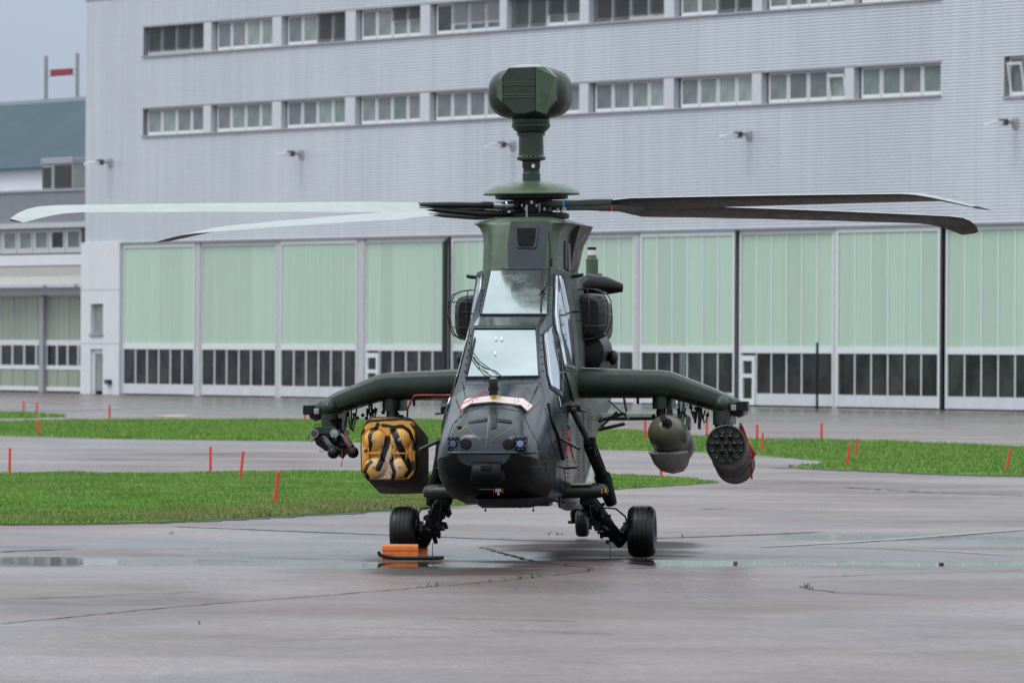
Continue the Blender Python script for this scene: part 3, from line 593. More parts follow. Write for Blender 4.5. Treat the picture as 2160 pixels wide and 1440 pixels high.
# red board between two masts, far behind the roof
YS = 30.0
s_a, _ = F(97, 160, YS); s_b, _ = F(163, 160, YS); zt = F(97, 118, YS)[1]; z_0 = F(97, 240, YS)[1]
o = empty('roof_sign_frame', HM @ Matrix.Translation((s_a, YS, 0)), 'red board held between two pale masts behind the teal roof', 'sign'); W = s_b - s_a
for x in (0, W): mb = MB(); mb.tube([(x, 0, 0), (x, 0, zt)], .11, 10); mb.build('mast', M['palegrey'], o)
za, zb_ = F(130, 146, YS)[1], F(130, 160, YS)[1]; x0, x1 = F(108, 150, YS)[0] - s_a, F(152, 150, YS)[0] - s_a
for z in (za - .02, zb_ + .02): mb = MB(); mb.tube([(0, 0, z), (W, 0, z)], .035, 6); mb.build('rail', M['palegrey'], o)
mb = MB(); mb.box((x0, -.06, zb_), (x1, .06, za)); M['dullred'] = pm('dull_red_board', (.30, .035, .05), .6); mb.build('red_board', M['dullred'], o, smooth=0)
# open ground behind the camera side: nothing is seen there
# ================================================================== HELICOPTER
YAW = R(6.0); ROLL = -.015; HY = 72.0; hx = (1104 - 1080) / FPX * HY
LM = Matrix.Translation((hx, HY, 0.0)) @ Matrix.Rotation(YAW * -1, 4, 'Z') @ Matrix.Rotation(ROLL, 4, 'Y')
LI = LM.inverted(); LI3 = LI.to_3x3()
def L(u, v, y):
    o = LI @ CO; d = LI3 @ ray(u, v); return o + d * ((y - o.y) / d.y)
def X(x, o): return x
heli = empty('helicopter', LM, 'dark green and slate grey attack helicopter with mast-mounted sight parked on wet apron', 'helicopter')
# ---- hull loft; half profile of 10 points per station
ST_ = [
 (-3.53, [(0,.98),(.10,.98),(.20,1.01),(.25,1.06),(.27,1.11),(.27,1.16),(.24,1.20),(.17,1.235),(.08,1.25),(0,1.255)]),
 (-3.47, [(0,.88),(.16,.88),(.30,.93),(.37,1.0),(.39,1.08),(.385,1.17),(.35,1.24),(.26,1.29),(.13,1.315),(0,1.32)]),
 (-3.36, [(0,.80),(.20,.80),(.36,.87),(.435,.97),(.455,1.07),(.44,1.17),(.40,1.26),(.30,1.34),(.15,1.385),(0,1.395)]),
 (-3.15, [(0,.70),(.24,.70),(.41,.77),(.485,.90),(.505,1.04),(.485,1.18),(.445,1.30),(.34,1.42),(.18,1.485),(0,1.50)]),
 (-2.7, [(0,.62),(.28,.62),(.45,.70),(.53,.86),(.545,1.03),(.525,1.22),(.485,1.40),(.38,1.56),(.22,1.645),(0,1.665)]),
 (-2.32, [(0,.59),(.30,.59),(.47,.67),(.55,.83),(.57,1.04),(.55,1.28),(.505,1.48),(.41,1.67),(.30,1.745),(0,1.775)]),
 (-2.12, [(0,.585),(.31,.585),(.48,.66),(.56,.82),(.58,1.05),(.56,1.3),(.52,1.5),(.47,1.64),(.405,1.80),(0,1.803)]),
 (-1.42, [(0,.57),(.32,.57),(.5,.65),(.585,.85),(.605,1.1),(.59,1.4),(.565,1.62),(.50,1.80),(.35,2.335),(0,2.338)]),
 (-1.02, [(0,.565),(.33,.565),(.51,.65),(.59,.85),(.61,1.1),(.6,1.4),(.575,1.64),(.525,1.85),(.375,2.45),(0,2.453)]),
 (-.20, [(0,.56),(.33,.56),(.51,.65),(.585,.85),(.60,1.1),(.59,1.4),(.575,1.66),(.54,1.95),(.325,2.94),(0,2.943)]),
 (.02, [(0,.56),(.33,.56),(.50,.65),(.575,.85),(.59,1.1),(.585,1.4),(.57,1.68),(.545,2.05),(.38,2.94),(0,2.965)]),
 (.16, [(0,.56),(.33,.56),(.49,.65),(.555,.85),(.57,1.1),(.57,1.4),(.565,1.7),(.555,2.3),(.46,2.91),(0,2.965)]),
 (.8, [(0,.56),(.32,.56),(.46,.65),(.52,.85),(.54,1.1),(.545,1.4),(.555,1.75),(.565,2.4),(.51,2.88),(0,2.97)]),
 (1.6, [(0,.56),(.30,.56),(.44,.65),(.50,.85),(.515,1.1),(.52,1.4),(.53,1.75),(.54,2.4),(.49,2.85),(0,2.97)]),
 (2.6, [(0,.58),(.28,.58),(.40,.68),(.46,.88),(.47,1.1),(.47,1.4),(.48,1.75),(.46,2.3),(.38,2.7),(0,2.8)]),
 (3.6, [(0,.68),(.22,.68),(.33,.78),(.40,.95),(.42,1.15),(.42,1.4),(.40,1.7),(.35,2.1),(.25,2.35),(0,2.4)]),
 (5.0, [(0,.95),(.15,.95),(.22,1.02),(.27,1.12),(.29,1.25),(.29,1.4),(.28,1.6),(.22,1.85),(.13,1.95),(0,1.98)]),
 (7.6, [(0,1.22),(.08,1.22),(.13,1.26),(.16,1.32),(.17,1.4),(.17,1.5),(.16,1.6),(.12,1.72),(.07,1.78),(0,1.8)]),
 (9.0, [(0,1.4),(.05,1.4),(.08,1.43),(.10,1.47),(.11,1.52),(.11,1.58),(.10,1.64),(.08,1.7),(.05,1.74),(0,1.75)])]
def ring(y, prof): return [Vector((x, y, z)) for x, z in prof] + [Vector((-x, y, z)) for x, z in prof[-2:0:-1]]
# subdivide between stations with smooth interpolation in the nose
def lerp_st(a, b, t): return (a[0]*(1-t)+b[0]*t, [(p[0]*(1-t)+q[0]*t, p[1]*(1-t)+q[1]*t) for p, q in zip(a[1], b[1])])
hb = MB(); hb.rings([ring(*s) for s in ST_]); hull_me = hb.mesh('tmp'); bmh = bmesh.new(); bmh.from_mesh(hull_me)
BV = BVHTree.FromBMesh(bmh); bmh.free()
def split_hull(test, name, mat):
    mb = MB(); n = 18; rs = [ring(*s) for s in ST_]
    vs = [p for r in rs for p in r]; fs = []
    for i in range(len(rs)-1):
        for j in range(n):
            k = (j+1) % n; f = (i*n+j, i*n+k, (i+1)*n+k, (i+1)*n+j); c = sum((vs[q] for q in f), Vector())/4
            if test(c, j if j < 9 else 17 - j): fs.append(f)
    for c0, f in ((rs[0], tuple(range(n))[::-1]), (rs[-1], tuple(range((len(rs)-1)*n, len(rs)*n)))):
        if test(sum(c0, Vector())/n, 5): fs.append(f)
    mb.add(vs, fs); o = mb.build(name, mat, heli, smooth=40)
    bm = bmesh.new(); bm.from_mesh(o.data); bmesh.ops.delete(bm, geom=[v for v in bm.verts if not v.link_faces], context='VERTS'); bm.to_mesh(o.data); bm.free()
    return o
chin = lambda c, j: c.y < -2.2 and j <= 3
split_hull(lambda c, j: not chin(c, j), 'fuselage', M['hull']); split_hull(chin, 'chin_fairing', M['chin'])
def H(u, v, lift=.004, far=None):
    o = LI @ CO; d = (LI3 @ ray(u, v)).normalized(); h = BV.ray_cast(o, d)
    if h[0] is None: return None
    n = h[1]; n = -n if n.dot(d) > 0 else n
    return h[0] + n * lift
def line_on(name, pts, r, mat, lift=.002, parent=heli, mirror=False, n=5):
    P = []
    for a, b in zip(pts[:-1], pts[1:]):
        k = max(2, int(math.hypot(b[0]-a[0], b[1]-a[1]) / 5)); P += [H(a[0]+(b[0]-a[0])*i/k, a[1]+(b[1]-a[1])*i/k, lift) for i in range(k)]
    P.append(H(*pts[-1], lift)); P = [p for p in P if p is not None]
    if len(P) < 2: return
    if mirror: mb = MB(); mb.tube([Vector((-p.x, p.y, p.z)) for p in P], r, n); mb.build(name, mat, parent)
    mb = MB(); mb.tube(P, r, n); return mb.build(name, mat, parent)
def drape(name, quad, mat, nu=8, nv=10, lift=.004, th=.006, parent=heli, mirror=False, smooth=30, edges=None):
    # quad: TL TR BR BL or two polylines (left, right) from top to bottom
    if isinstance(quad[0][0], (int, float)): Lf = [quad[0], quad[3]]; Rt = [quad[1], quad[2]]
    else: Lf, Rt = quad
    def at(pl, t):
        n = len(pl) - 1; i = min(int(t * n), n - 1); f = t * n - i; return (pl[i][0]*(1-f)+pl[i+1][0]*f, pl[i][1]*(1-f)+pl[i+1][1]*f)
    V = []
    for j in range(nv + 1):
        a, b = at(Lf, j/nv), at(Rt, j/nv)
        for i in range(nu + 1):
            f = i / nu; p = H(a[0]*(1-f)+b[0]*f, a[1]*(1-f)+b[1]*f, lift)
            if p is None: p = V[-1] if V else Vector()
            V.append(p)
    d = (LI3 @ ray(1080, 720)).normalized(); outs = []
    for sgn in ((1, -1) if mirror else (1,)):
        mb = MB(); A = [Vector((p.x*sgn, p.y, p.z)) for p in V]; w = nu + 1; N = len(A)
        fs = [(j*w+i, j*w+i+1, (j+1)*w+i+1, (j+1)*w+i) for j in range(nv) for i in range(nu)]
        mb.add(A, fs); o = mb.build(name, mat, parent, smooth=smooth)
        o['sx'] = 1; del o['sx']
        s = o.modifiers.new('thickness', 'SOLIDIFY'); s.thickness = th; s.offset = 1.0 if False else 0
        outs.append(o)
    return outs
# ---- canopy glazing (frames are the hull structure around it)
def flat_pane(name, quad, mat, lift=.006, parent=heli):
    c = [sum(p[0] for p in quad)/4, sum(p[1] for p in quad)/4]
    pts = [H(c[0]+(u-c[0])*.8, c[1]+(v-c[1])*.8, 0) for u, v in quad]; n = (pts[2]-pts[0]).cross(pts[3]-pts[1]).normalized(); o = LI @ CO
    if n.dot(o - pts[0]) < 0: n = -n
    q0 = sum(pts, Vector())/4 + n * lift; A = []
    for u, v in quad: d = (LI3 @ ray(u, v)).normalized(); A.append(o + d * ((q0 - o).dot(n) / d.dot(n)))
    mb = MB(); mb.prism(A, -n * .008); return mb.build(name, mat, parent, smooth=0)
fw = flat_pane('front_windscreen', [(1001,696),(1129,696),(1135,791),(986,793)], M['glass'])
rw = flat_pane('rear_windscreen', [(1036,571),(1158,571),(1153,661),(1017,661)], M['glass'])
rf = flat_pane('roof_pane', [(1010,668),(1141,669),(1131,687),(999,686)], M['glass'])
sw = drape('rear_side_window', [[(1170,581),(1169,620),(1168,665),(1171,692),(1180,725),(1190,776)], [(1184,583),(1191,615),(1199,655),(1203,693),(1208,735),(1210,780)]], M['glass_side'], 4, 24, .012, mirror=True)
fsw = drape('front_side_window', [[(1146,706),(1149,735),(1152,765),(1155,792),(1161,815)], [(1163,688),(1173,712),(1181,750),(1184,790),(1182,832)]], M['glass_side'], 4, 20, .012, mirror=True)
def frame(name, poly, r, mat=M['grey'], mirror=False): line_on(name, poly + [poly[0]], r, mat, .006, mirror=mirror, n=6)
frame('windscreen_frame', [(999,693),(1131,693),(1138,794),(983,796)], .011); frame('windscreen_frame', [(1034,568),(1160,568),(1156,664),(1014,664)], .011)
frame('side_window_frame', [(1169,578),(1185,580),(1192,612),(1200,655),(1205,695),(1210,738),(1212,783),(1189,779),(1178,725),(1169,692),(1166,665),(1167,620)], .008, mirror=True)
frame('side_window_frame', [(1145,705),(1164,685),(1175,711),(1183,750),(1186,790),(1184,836),(1160,818),(1154,792),(1150,765)], .008, mirror=True)
bm_ = MB()
def bolts(pts, n):
    for a, b in zip(pts[:-1], pts[1:]):
        for i in range(n):
            p = H(a[0]+(b[0]-a[0])*(i+.5)/n, a[1]+(b[1]-a[1])*(i+.5)/n, .003)
            if p: bm_.ball(p, (.007, .007, .007), 6, 4)
bolts([(995,691),(1134,691)], 7); bolts([(1140,700),(1146,790)], 6); bolts([(994,700),(979,790)], 6); bolts([(985,800),(1140,800)], 6); bolts([(1030,574),(1010,660)], 8); bolts([(1012,666),(1150,667)], 9); bolts([(1163,574),(1160,660)], 8)
bolts([(975,805),(983,842)], 7); bolts([(1140,806),(1118,850)], 8); bolts([(963,845),(972,872)], 6); bolts([(1196,860),(1198,1010)], 18); bolts([(1216,860),(1220,1010)], 20); bolts([(1245,860),(1248,1010)], 20); bolts([(1195,690),(1220,830)], 10)
tag(bm_.build('rivets', M['black'], heli), kind='stuff')
# stickers seen behind the front glass
for (u, v, w, h) in ((1044,712,5,4.5),(1056,712,5,4.5),(1043,742,4,5)):
    drape('sticker', [(u,v),(u+w,v),(u+w,v+h*1.8),(u,v+h*1.8)], M['white'], 1, 1, .011, .002, parent=fw)
# nose ribs, seams, vents
M['alu'] = pm('dull_sealant', (.20, .21, .22), .5)
line_on('nose_rib', [(1031,877),(1029,900),(1025,943)], .0035, M['alu']); line_on('nose_rib', [(981,898),(996,912),(1008,922),(1015,931)], .0028, M['alu']); line_on('nose_rib', [(1097,890),(1068,910),(1048,920),(1034,931)], .0028, M['alu'])
for pts in ([(968,884),(990,880),(1012,877)], ):
    pass
drape('nose_vent', [[(990,889),(989,892),(989,893)],[(1028,882),(1028,885),(1028,888)]], M['black'], 6, 2, .004); drape('nose_vent', [[(1048,883),(1048,886),(1048,889)],[(1080,887),(1080,891),(1079,893)]], M['black'], 6, 2, .004)
drape('nose_marking', [[(1037,869),(1037,890),(1036,906)],[(1050,869),(1049,890),(1048,902)]], M['black'], 2, 8, .003)
SE = [[(970,880),(985,868),(1010,861),(1060,861),(1100,868),(1107,880),(1118,905),(1135,935),(1142,972),(1174,976)], [(971,878),(955,895),(944,925)], [(1107,880),(1140,845)], [(1149,975),(1158,1010)], [(962,842),(972,866)], [(1150,860),(1165,940),(1180,975)],
      [(1205,600),(1212,640),(1225,760)],[(1225,575),(1233,700),(1232,770)],[(1212,640),(1226,642),(1226,680)],[(1212,676),(1226,678)],[(1187,770),(1208,790),(1224,768)],[(1120,985),(1180,983),(1190,986)],[(1240,860),(1243,1010)],[(1230,865),(1232,1010)],[(1030,796),(1030,806)],[(1190,985),(1196,1045)]]
for s in SE: line_on('panel_seam', s, .0035, M['black'], .001)
# lip over the sensor recess
def front_pts(v, u0, u1, n=12): return [H(u0+(u1-u0)*i/n, v, .0) for i in range(n+1)]
P = [p for p in front_pts(953, 945, 1130, 14) if p]; mb = MB()
mb.rings([[p + Vector(q) for q in ((0,.03,.012),(0,-.03,.008),(0,-.045,-.008),(0,-.03,-.018),(0,.03,-.02))] for p in P]); mb.build('nose_lip', M['grey'], heli)
# piloting sight turret in its recess
c = L(1028, 994, -3.5); mb = MB(); mb.box(c + Vector((-.17, .0, -.10)), c + Vector((.17, .25, .16))); mb.build('turret_recess', M['black'], heli, bevel=.03)
mb = MB(); mb.lathe([(.0,-.142),(.10,-.142),(.108,-.13),(.108,.13),(.10,.142),(0,.142)], c + Vector((0, -.02, -.01)), 'x', 28); mb.build('sight_turret', M['chin'], heli)
mb = MB(); mb.box(c + Vector((-.05,-.15,.02)), c + Vector((.05,-.11,.07))); mb.build('sight_window', M['black'], heli, bevel=.006)
# nose lamps
M['lens_d'] = pm('dark_blue_lens', (.10, .13, .24), .1, .5, var=.4, vs=40)
for s, (u, v) in ((-1, (957, 935)), (1, (1099, 935))):
    c = L(u, v, -3.46); q = L(u - s * 26, v, -3.5); mb = MB()
    e1 = [Vector((c.x+s*.06, -3.46+.0, c.z+.075)), Vector((c.x+s*.06, -3.46, c.z-.075))]
    mb.rings([[Vector((x, y, z)) for x, z in ((c.x-.055,c.z-.07),(c.x+.055,c.z-.07),(c.x+.055,c.z+.07),(c.x-.055,c.z+.07))] for y in (-3.52, -3.1)])
    mb.build('lamp_housing', M['black'], heli, bevel=.012)
    mb = MB(); mb.lathe([(.03,-3.537),(.042,-3.537),(.045,-3.51),(.0,-3.51)], (c.x, 0, c.z), 'y', 24); lh = mb.build('lamp_bezel', M['black'], heli)
    mb = MB(); mb.lathe([(0,-3.542),(.033,-3.540),(.034,-3.52),(0,-3.52)], (c.x, 0, c.z), 'y', 24); mb.build('lamp_lens', M['lens'] if s > 0 else M['lens_d'], heli)
    mb = MB()
    for a in range(8): mb.ball((c.x+.048*math.cos(a*.785+.39), -3.52, c.z+.06*math.sin(a*.785+.39)), .006, 6, 4)
    tag(mb.build('bezel_screws', M['steel'], heli), kind='stuff')
    x2 = q.x; mb = MB(); mb.lathe([(0,-3.555),(.052,-3.55),(.064,-3.52),(.070,-3.35),(.0,-3.35)], (x2, 0, c.z), 'y', 28); mb.build('lamp_blister', M['grey'], heli)
    mb = MB(); mb.lathe([(0,-3.562),(.046,-3.56),(.05,-3.552),(0,-3.55)], (x2, 0, c.z), 'y', 24); mb.build('blank_cover', M['black'], heli)
    mb = MB(); mb.rings([[Vector((x, y, z)) for x, z in ((min(x2,c.x)-.02,c.z-.072),(max(x2,c.x)+.02,c.z-.072),(max(x2,c.x)+.02,c.z+.078),(min(x2,c.x)-.02,c.z+.078))] for y in (-3.50, -3.2)]); mb.build('lamp_fairing', M['grey'], heli, bevel=.03)
    mb = MB(); mb.box((c.x-.07 if s<0 else c.x-.02, -3.5, c.z-.095), (c.x+.02 if s<0 else c.x+.16, -3.2, c.z-.078)); mb.build('lamp_step', M['grey'], heli, bevel=.008)
# belly
a = L(1007, 1045, -2.6); b = L(1140, 1045, -2.6)
mb = MB(); mb.rings([[Vector((x, y, z)) for x, z in ((xa,.66),(xa+.03,.60),(xa+.08,.565+dz),(xb-.08,.565+dz),(xb-.03,.60),(xb,.66))] for y, xa, xb, dz in ((-3.1,a.x+.05,b.x-.05,.03),(-2.9,a.x,b.x,0),(-.9,a.x,b.x,0),(-.5,a.x+.05,b.x-.05,.03))]); mb.build('belly_fairing', M['chin'], heli)
mb = MB(); z = L(1000, 1032, -3.25).z; mb.tube([L(955,1029,-3.05), L(990,1031,-3.24), L(1045,1031,-3.3)], .006, 6); mb.build('chin_rail', M['steel'], heli)
c = L(1051, 1032, -3.28); mb = MB()
for dx, dz in ((-.045,0),(.045,0)): mb.tube([c+Vector((dx,0,-.03)), c+Vector((dx,0,.03))], .004, 6)
for dz in (-.03,.03): mb.tube([c+Vector((-.045,0,dz)), c+Vector((.045,0,dz))], .004, 6)
mb.build('tow_fitting_guard', M['redcable'], heli); mb = MB(); mb.box(c+Vector((-.03,.0,-.02)), c+Vector((.03,.03,.02))); mb.tube([c, c+Vector((0,0,-.055))], .01, 8); mb.build('tow_fitting', M['steel'], heli)
for u, v0, v1, r, ball in ((1024,1063,1076,.005,1),(1125,1063,1076,.005,1),(1097,1058,1071,.013,0),(1181,1058,1071,.013,0)):
    p = L(u, v0, -2.0); q = L(u, v1, -2.0); mb = MB(); mb.tube([p+Vector((0,0,.06)), q], r, 8)
    if ball: mb.ball(q, .012, 8, 6)
    mb.build('belly_antenna', M['black'], heli)
mb = MB(); a = L(1115,1064,-.2); mb.box(a + Vector((0,0,-.015)), L(1158,1054,-.2) + Vector((0,.4,.03))); mb.build('belly_box', M['black'], heli, bevel=.01)
mb = MB(); mb.tube([L(1130,1053,-.3), L(1155,1058,-.3), L(1165,1056,-.3), L(1190,1059,-.3), L(1215,1060,0)], .008, 6); mb.build('belly_cable', M['black'], heli)
# ---- mast cowling
M['void'] = pm('dark_window', (.003, .003, .0035), .3, spec=.15)
def rrect(hw, y0, y1, z, r, cx=0, n=5):
    pts = []
    for (cx_, cy_, a0_) in ((cx+hw-r, y1-r, 0), (cx-hw+r, y1-r, 90), (cx-hw+r, y0+r, 180), (cx+hw-r, y0+r, 270)):
        for i in range(n+1): a = R(a0_ + 90*i/n); pts.append(Vector((cx_+r*math.cos(a), cy_+r*math.sin(a), z)))
    return pts
mb = MB(); mb.rings([rrect(.385,-.12,2.3,2.90,.16), rrect(.385,-.07,2.3,3.05,.17), rrect(.385,-.02,2.25,3.2,.18), rrect(.40,.03,2.2,3.31,.2), rrect(.425,.05,2.2,3.36,.22), rrect(.465,.07,2.2,3.395,.24), rrect(.505,.08,2.15,3.415,.26), rrect(.49,.10,2.15,3.435,.26), rrect(.42,.13,2.1,3.455,.24), rrect(.3,.2,1.9,3.48,.2)])
mb.build('mast_cowling', M['green_lt'], heli, smooth=50)
# dark front panel with window
def fpanel(name, pts, mat, lift, parent=heli, bevel=0):
    # pts (u,v); surface: front of the cowling
    def ys(z): return np.interp(z, [2.90,3.05,3.2,3.33,3.40,3.44], [-.12,-.07,-.02,.03,.06,.08])
    A = []
    for u, v in pts:
        p = L(u, v, 0)
        for _ in range(3): p = L(u, v, float(ys(p.z)) - lift)
        A.append(p)
    mb = MB(); mb.prism(A, (0, .012, 0)); return mb.build(name, mat, parent, smooth=0, bevel=bevel)
for q in ([(1077,466),(1158,466),(1150,515),(1071,515)], [(1071,515.2),(1150,515.2),(1146,566),(1072,566)]): fpanel('cowling_panel', q, M['grey'], .008)
fpanel('cowling_window_frame', [(1085,475),(1135,475),(1134,500),(1131,520),(1127,523),(1092,523),(1088,520),(1086,500)], M['grey'], .026, bevel=.003); fpanel('cowling_window', [(1090,481),(1130,481),(1129,500),(1126,515),(1122,519),(1096,519),(1092,515),(1091,500)], M['void'], .034)
mb = MB(); p = L(1158,488,-.02); q = L(1162,556,-.16); mb.tube([p,q], .008, 6); mb.tube([q+Vector((0,.0,.05)), q+Vector((0,-.01,-.03))], .018, 8); mb.build('cable_cutter_blade', M['black'], heli)
# port side scoop and grilles on the cowling
for s in (1, -1):
    mb = MB(); mb.rings([[Vector((s*x, y, z)) for x, z in pr] for y, pr in ((1.35, [(.38,2.9),(.40,3.0),(.44,3.2),(.50,3.42),(.30,3.46),(.2,2.9)]), (1.75, [(.38,2.9),(.44,3.0),(.50,3.2),(.60,3.40),(.35,3.47),(.2,2.9)]), (2.3, [(.36,2.9),(.40,3.0),(.44,3.2),(.50,3.38),(.30,3.44),(.2,2.9)]))]); mb.build('exhaust_scoop', M['green'], heli, smooth=50)
    mb = MB(); mb.box((s*.375, .75, 2.95), (s*.40, 1.0, 3.25)); mb.build('side_intake', M['black'], heli, bevel=.01); mb = MB(); mb.box((s*.38, 1.01, 2.93), (s*.41, 1.25, 3.22)); mb.build('side_grille', M['dsteel'], heli, bevel=.01)
# engines, intakes
for s in (1, -1):
    def E(x, y, z): return Vector((s*x, y, z))
    mb = MB(); mb.rings([[E(.40 + hw*.5 + a*hw*.5 , y, zc + b*hh) for a, b in [(math.copysign(abs(math.cos(t))**.6, math.cos(t)), math.copysign(abs(math.sin(t))**.6, math.sin(t))) for t in [2*math.pi*k/20 for k in range(20)]]] for y, hw, hh, zc in ((1.15,.26,.19,2.47),(1.22,.33,.22,2.47),(1.6,.35,.23,2.45),(2.6,.32,.23,2.42),(3.2,.26,.20,2.42),(3.6,.20,.16,2.42))])
    mb.build('engine_nacelle', M['black'], heli)
    mb = MB(); mb.rings([[E(.43 + hw*.5 + a*hw*.5 , y, 2.46 + b*hh) for a, b in [(math.copysign(abs(math.cos(t))**.55, math.cos(t)), math.copysign(abs(math.sin(t))**.55, math.sin(t))) for t in [2*math.pi*k/20 for k in range(20)]]] for y, hw, hh in ((.84,.10,.12),(.86,.30,.19),(.95,.35,.225),(1.30,.37,.24))])
    mb.build('intake_filter', M['black'], heli)
    mb = MB(); base = [(.46,2.735),(.60,2.745),(.70,2.735),(.78,2.70),(.825,2.62),(.835,2.48),(.82,2.36),(.78,2.28),(.70,2.235),(.46,2.20)]
    mb.tube([E(x, .80, z) for x, z in base], .007, 6); mb.tube([E(x+.012, 1.1, z) for x, z in base], .007, 6)
    for x, z in base[1:-1:2]: mb.tube([E(x, .80, z), E(x+.012, 1.1, z)], .006, 5)
    for z in (2.62, 2.36): mb.tube([E(.46, .80, z), E(.70, .77, z), E(.825, .80, z)], .006, 5)
    mb.tube([E(.62, .79, 2.74), E(.64, .76, 2.55), E(.63, .76, 2.38), E(.55, .79, 2.22)], .006, 5)
    mb.build('intake_guard', M['dsteel'], heli)
    mb = MB(); mb.rings([[E(.38 + hw*.5 + a*hw*.5 , y, zc + b*hh) for a, b in [(math.cos(t), math.sin(t)) for t in [2*math.pi*k/16 for k in range(16)]]] for y, hw, hh, zc in ((1.3,.2,.1,2.1),(1.36,.36,.2,2.08),(1.9,.40,.24,2.08),(2.5,.3,.2,2.1))]); mb.build('gearbox_fairing', M['black'], heli)
    mb = MB(); mb.ball(E(.80,1.7,2.03), (.055,.10,.08), 14, 8); mb.build('oil_cooler_cap', M['black'], heli)
    # exhaust horn, points outboard
    mb = MB(); mb.rings([[E(x, 3.3 + b*r*1.1, z + a*r) for a, b in [(math.cos(t), math.sin(t)) for t in [2*math.pi*k/18 for k in range(18)]]] for x, z, r in ((.28,2.74,.13),(.40,2.81,.125),(.47,2.81,.105),(.60,2.80,.095),(.70,2.785,.065),(.765,2.775,.045),(.755,2.775,.03))]); mb.build('exhaust_nozzle', M['black'], heli)
    mb = MB(); mb.rings([[E(x, .55 + b*.10, z + a*.02) for a, b in [(math.cos(t), math.sin(t)) for t in [2*math.pi*k/10 for k in range(10)]]] for x, z in ((.45,2.86),(.50,2.87),(.58,2.88),(.60,2.885))]); mb.build('warning_sensor', M['black'], heli)
# ---- wings
def wing(s):
    def sec(x, zc, t, c, y0):
        pr = [(0,0),(.02,.55),(.08,.85),(.2,1),(.45,.85),(.8,.4),(1,.05),(.8,-.35),(.45,-.8),(.2,-1),(.08,-.85),(.02,-.55)]
        return [Vector((s*x, y0 + c*a, zc + t/2*b - .06*a*c)) for a, b in pr]
    mb = MB(); mb.rings([sec(.35,1.785,.31,1.05,.28), sec(1.40,1.765,.29,1.0,.30), sec(1.52,1.75,.285,1.0,.30), sec(1.95,1.60,.24,.9,.36), sec(2.20,1.505,.19,.8,.42), sec(2.25,1.49,.12,.7,.46)])
    mb.build('stub_wing', M['green'], heli, smooth=40)
    mb = MB(); mb.tube([(s*1.40,.50,1.70),(s*1.40,.50,1.50)], .09, 20); mb.box((s*1.40-.07,.5,1.5), (s*1.40+.11,1.0,1.66)); mb.build('inner_pylon', M['green'], heli, smooth=40)
    mb = MB(); mb.tube([(s*1.40,.5,1.5),(s*1.40,.5,1.40)], .05, 10)
    for k in range(5): mb.ball((s*1.40 + random.uniform(-.1,.1), .5+random.uniform(-.05,.3), 1.47+random.uniform(-.05,.02)), .022, 8, 5)
    tag(mb.build('pylon_shackle', M['black'], heli), kind='stuff')
    mb = MB(); mb.ball((s*2.03,.42,1.54), (.095,.13,.095), 18, 10); mb.tube([(s*2.03,.42,1.54),(s*2.03,.42,1.33)], .092, 20); mb.box((s*2.03-.06,.42,1.33),(s*2.03+.09,1.2,1.5)); mb.build('outer_pylon', M['green'], heli, smooth=40)
    mb = MB(); mb.tube([(s*2.03,.42,1.33),(s*2.03,.42,1.26)], [.08,.05], 12); mb.box((s*2.03-.05,.40,1.27),(s*2.03+.06,.5,1.33)); tag(mb.build('pylon_shackle', M['black'], heli), kind='stuff')
    mb = MB(); mb.box((s*2.19,.36,1.47),(s*2.30,.62,1.57)); mb.build('wingtip_sensor', M['black'], heli, bevel=.008); mb = MB(); mb.box((s*2.13,.34,1.475),(s*2.185,.37,1.535)); mb.build('navigation_lamp', M['palegrey'], heli, bevel=.008)
    rr = random.Random(5 + s); mb = MB()
    for k in range(9):
        x = 1.55 + rr.random()*.33; z0_ = 1.60 - (x-1.5)*.3; pts = [Vector((s*x,.5,z0_))]
        dx = rr.uniform(-.05,.08); dz = rr.uniform(.06,.26)
        pts += [Vector((s*(x+dx*.3),.45,z0_-dz*.6)), Vector((s*(x+dx*.7),.42,z0_-dz)), Vector((s*(x+dx),.44,z0_-dz*.9)), Vector((s*(x+dx*1.3),.5,z0_-dz*.3))]; mb.tube(pts, .009, 6)
    for k in range(8): mb.ball((s*(1.55+rr.random()*.35),.5,1.52-rr.random()*.1), .02, 7, 5)
    tag(mb.build('cable_loom', M['black'], heli), kind='stuff')
    mb = MB(); mb.tube([(s*1.16,.5,1.62),(s*1.16,.5,1.55)], .014, 8); mb.build('drain_plug', M['black'], heli)
    # wing upper seam
    mb = MB(); mb.tube([(s*.6,.33,1.925),(s*1.40,.35,1.895),(s*1.52,.36,1.875),(s*1.95,.40,1.70),(s*2.15,.44,1.595)], .004, 5); mb.build('wing_seam', M['steel'], heli)
for s in (1, -1): wing(s)
mb = MB(); mb.tube([L(952,833,-.2), L(920,833,.3), L(888,833,.32), L(874,834,.32), L(866,848,.36), L(860,862,.45), L(859,878,.5)], .010, 6); mb.build('red_test_cable', M['redcable'], heli)
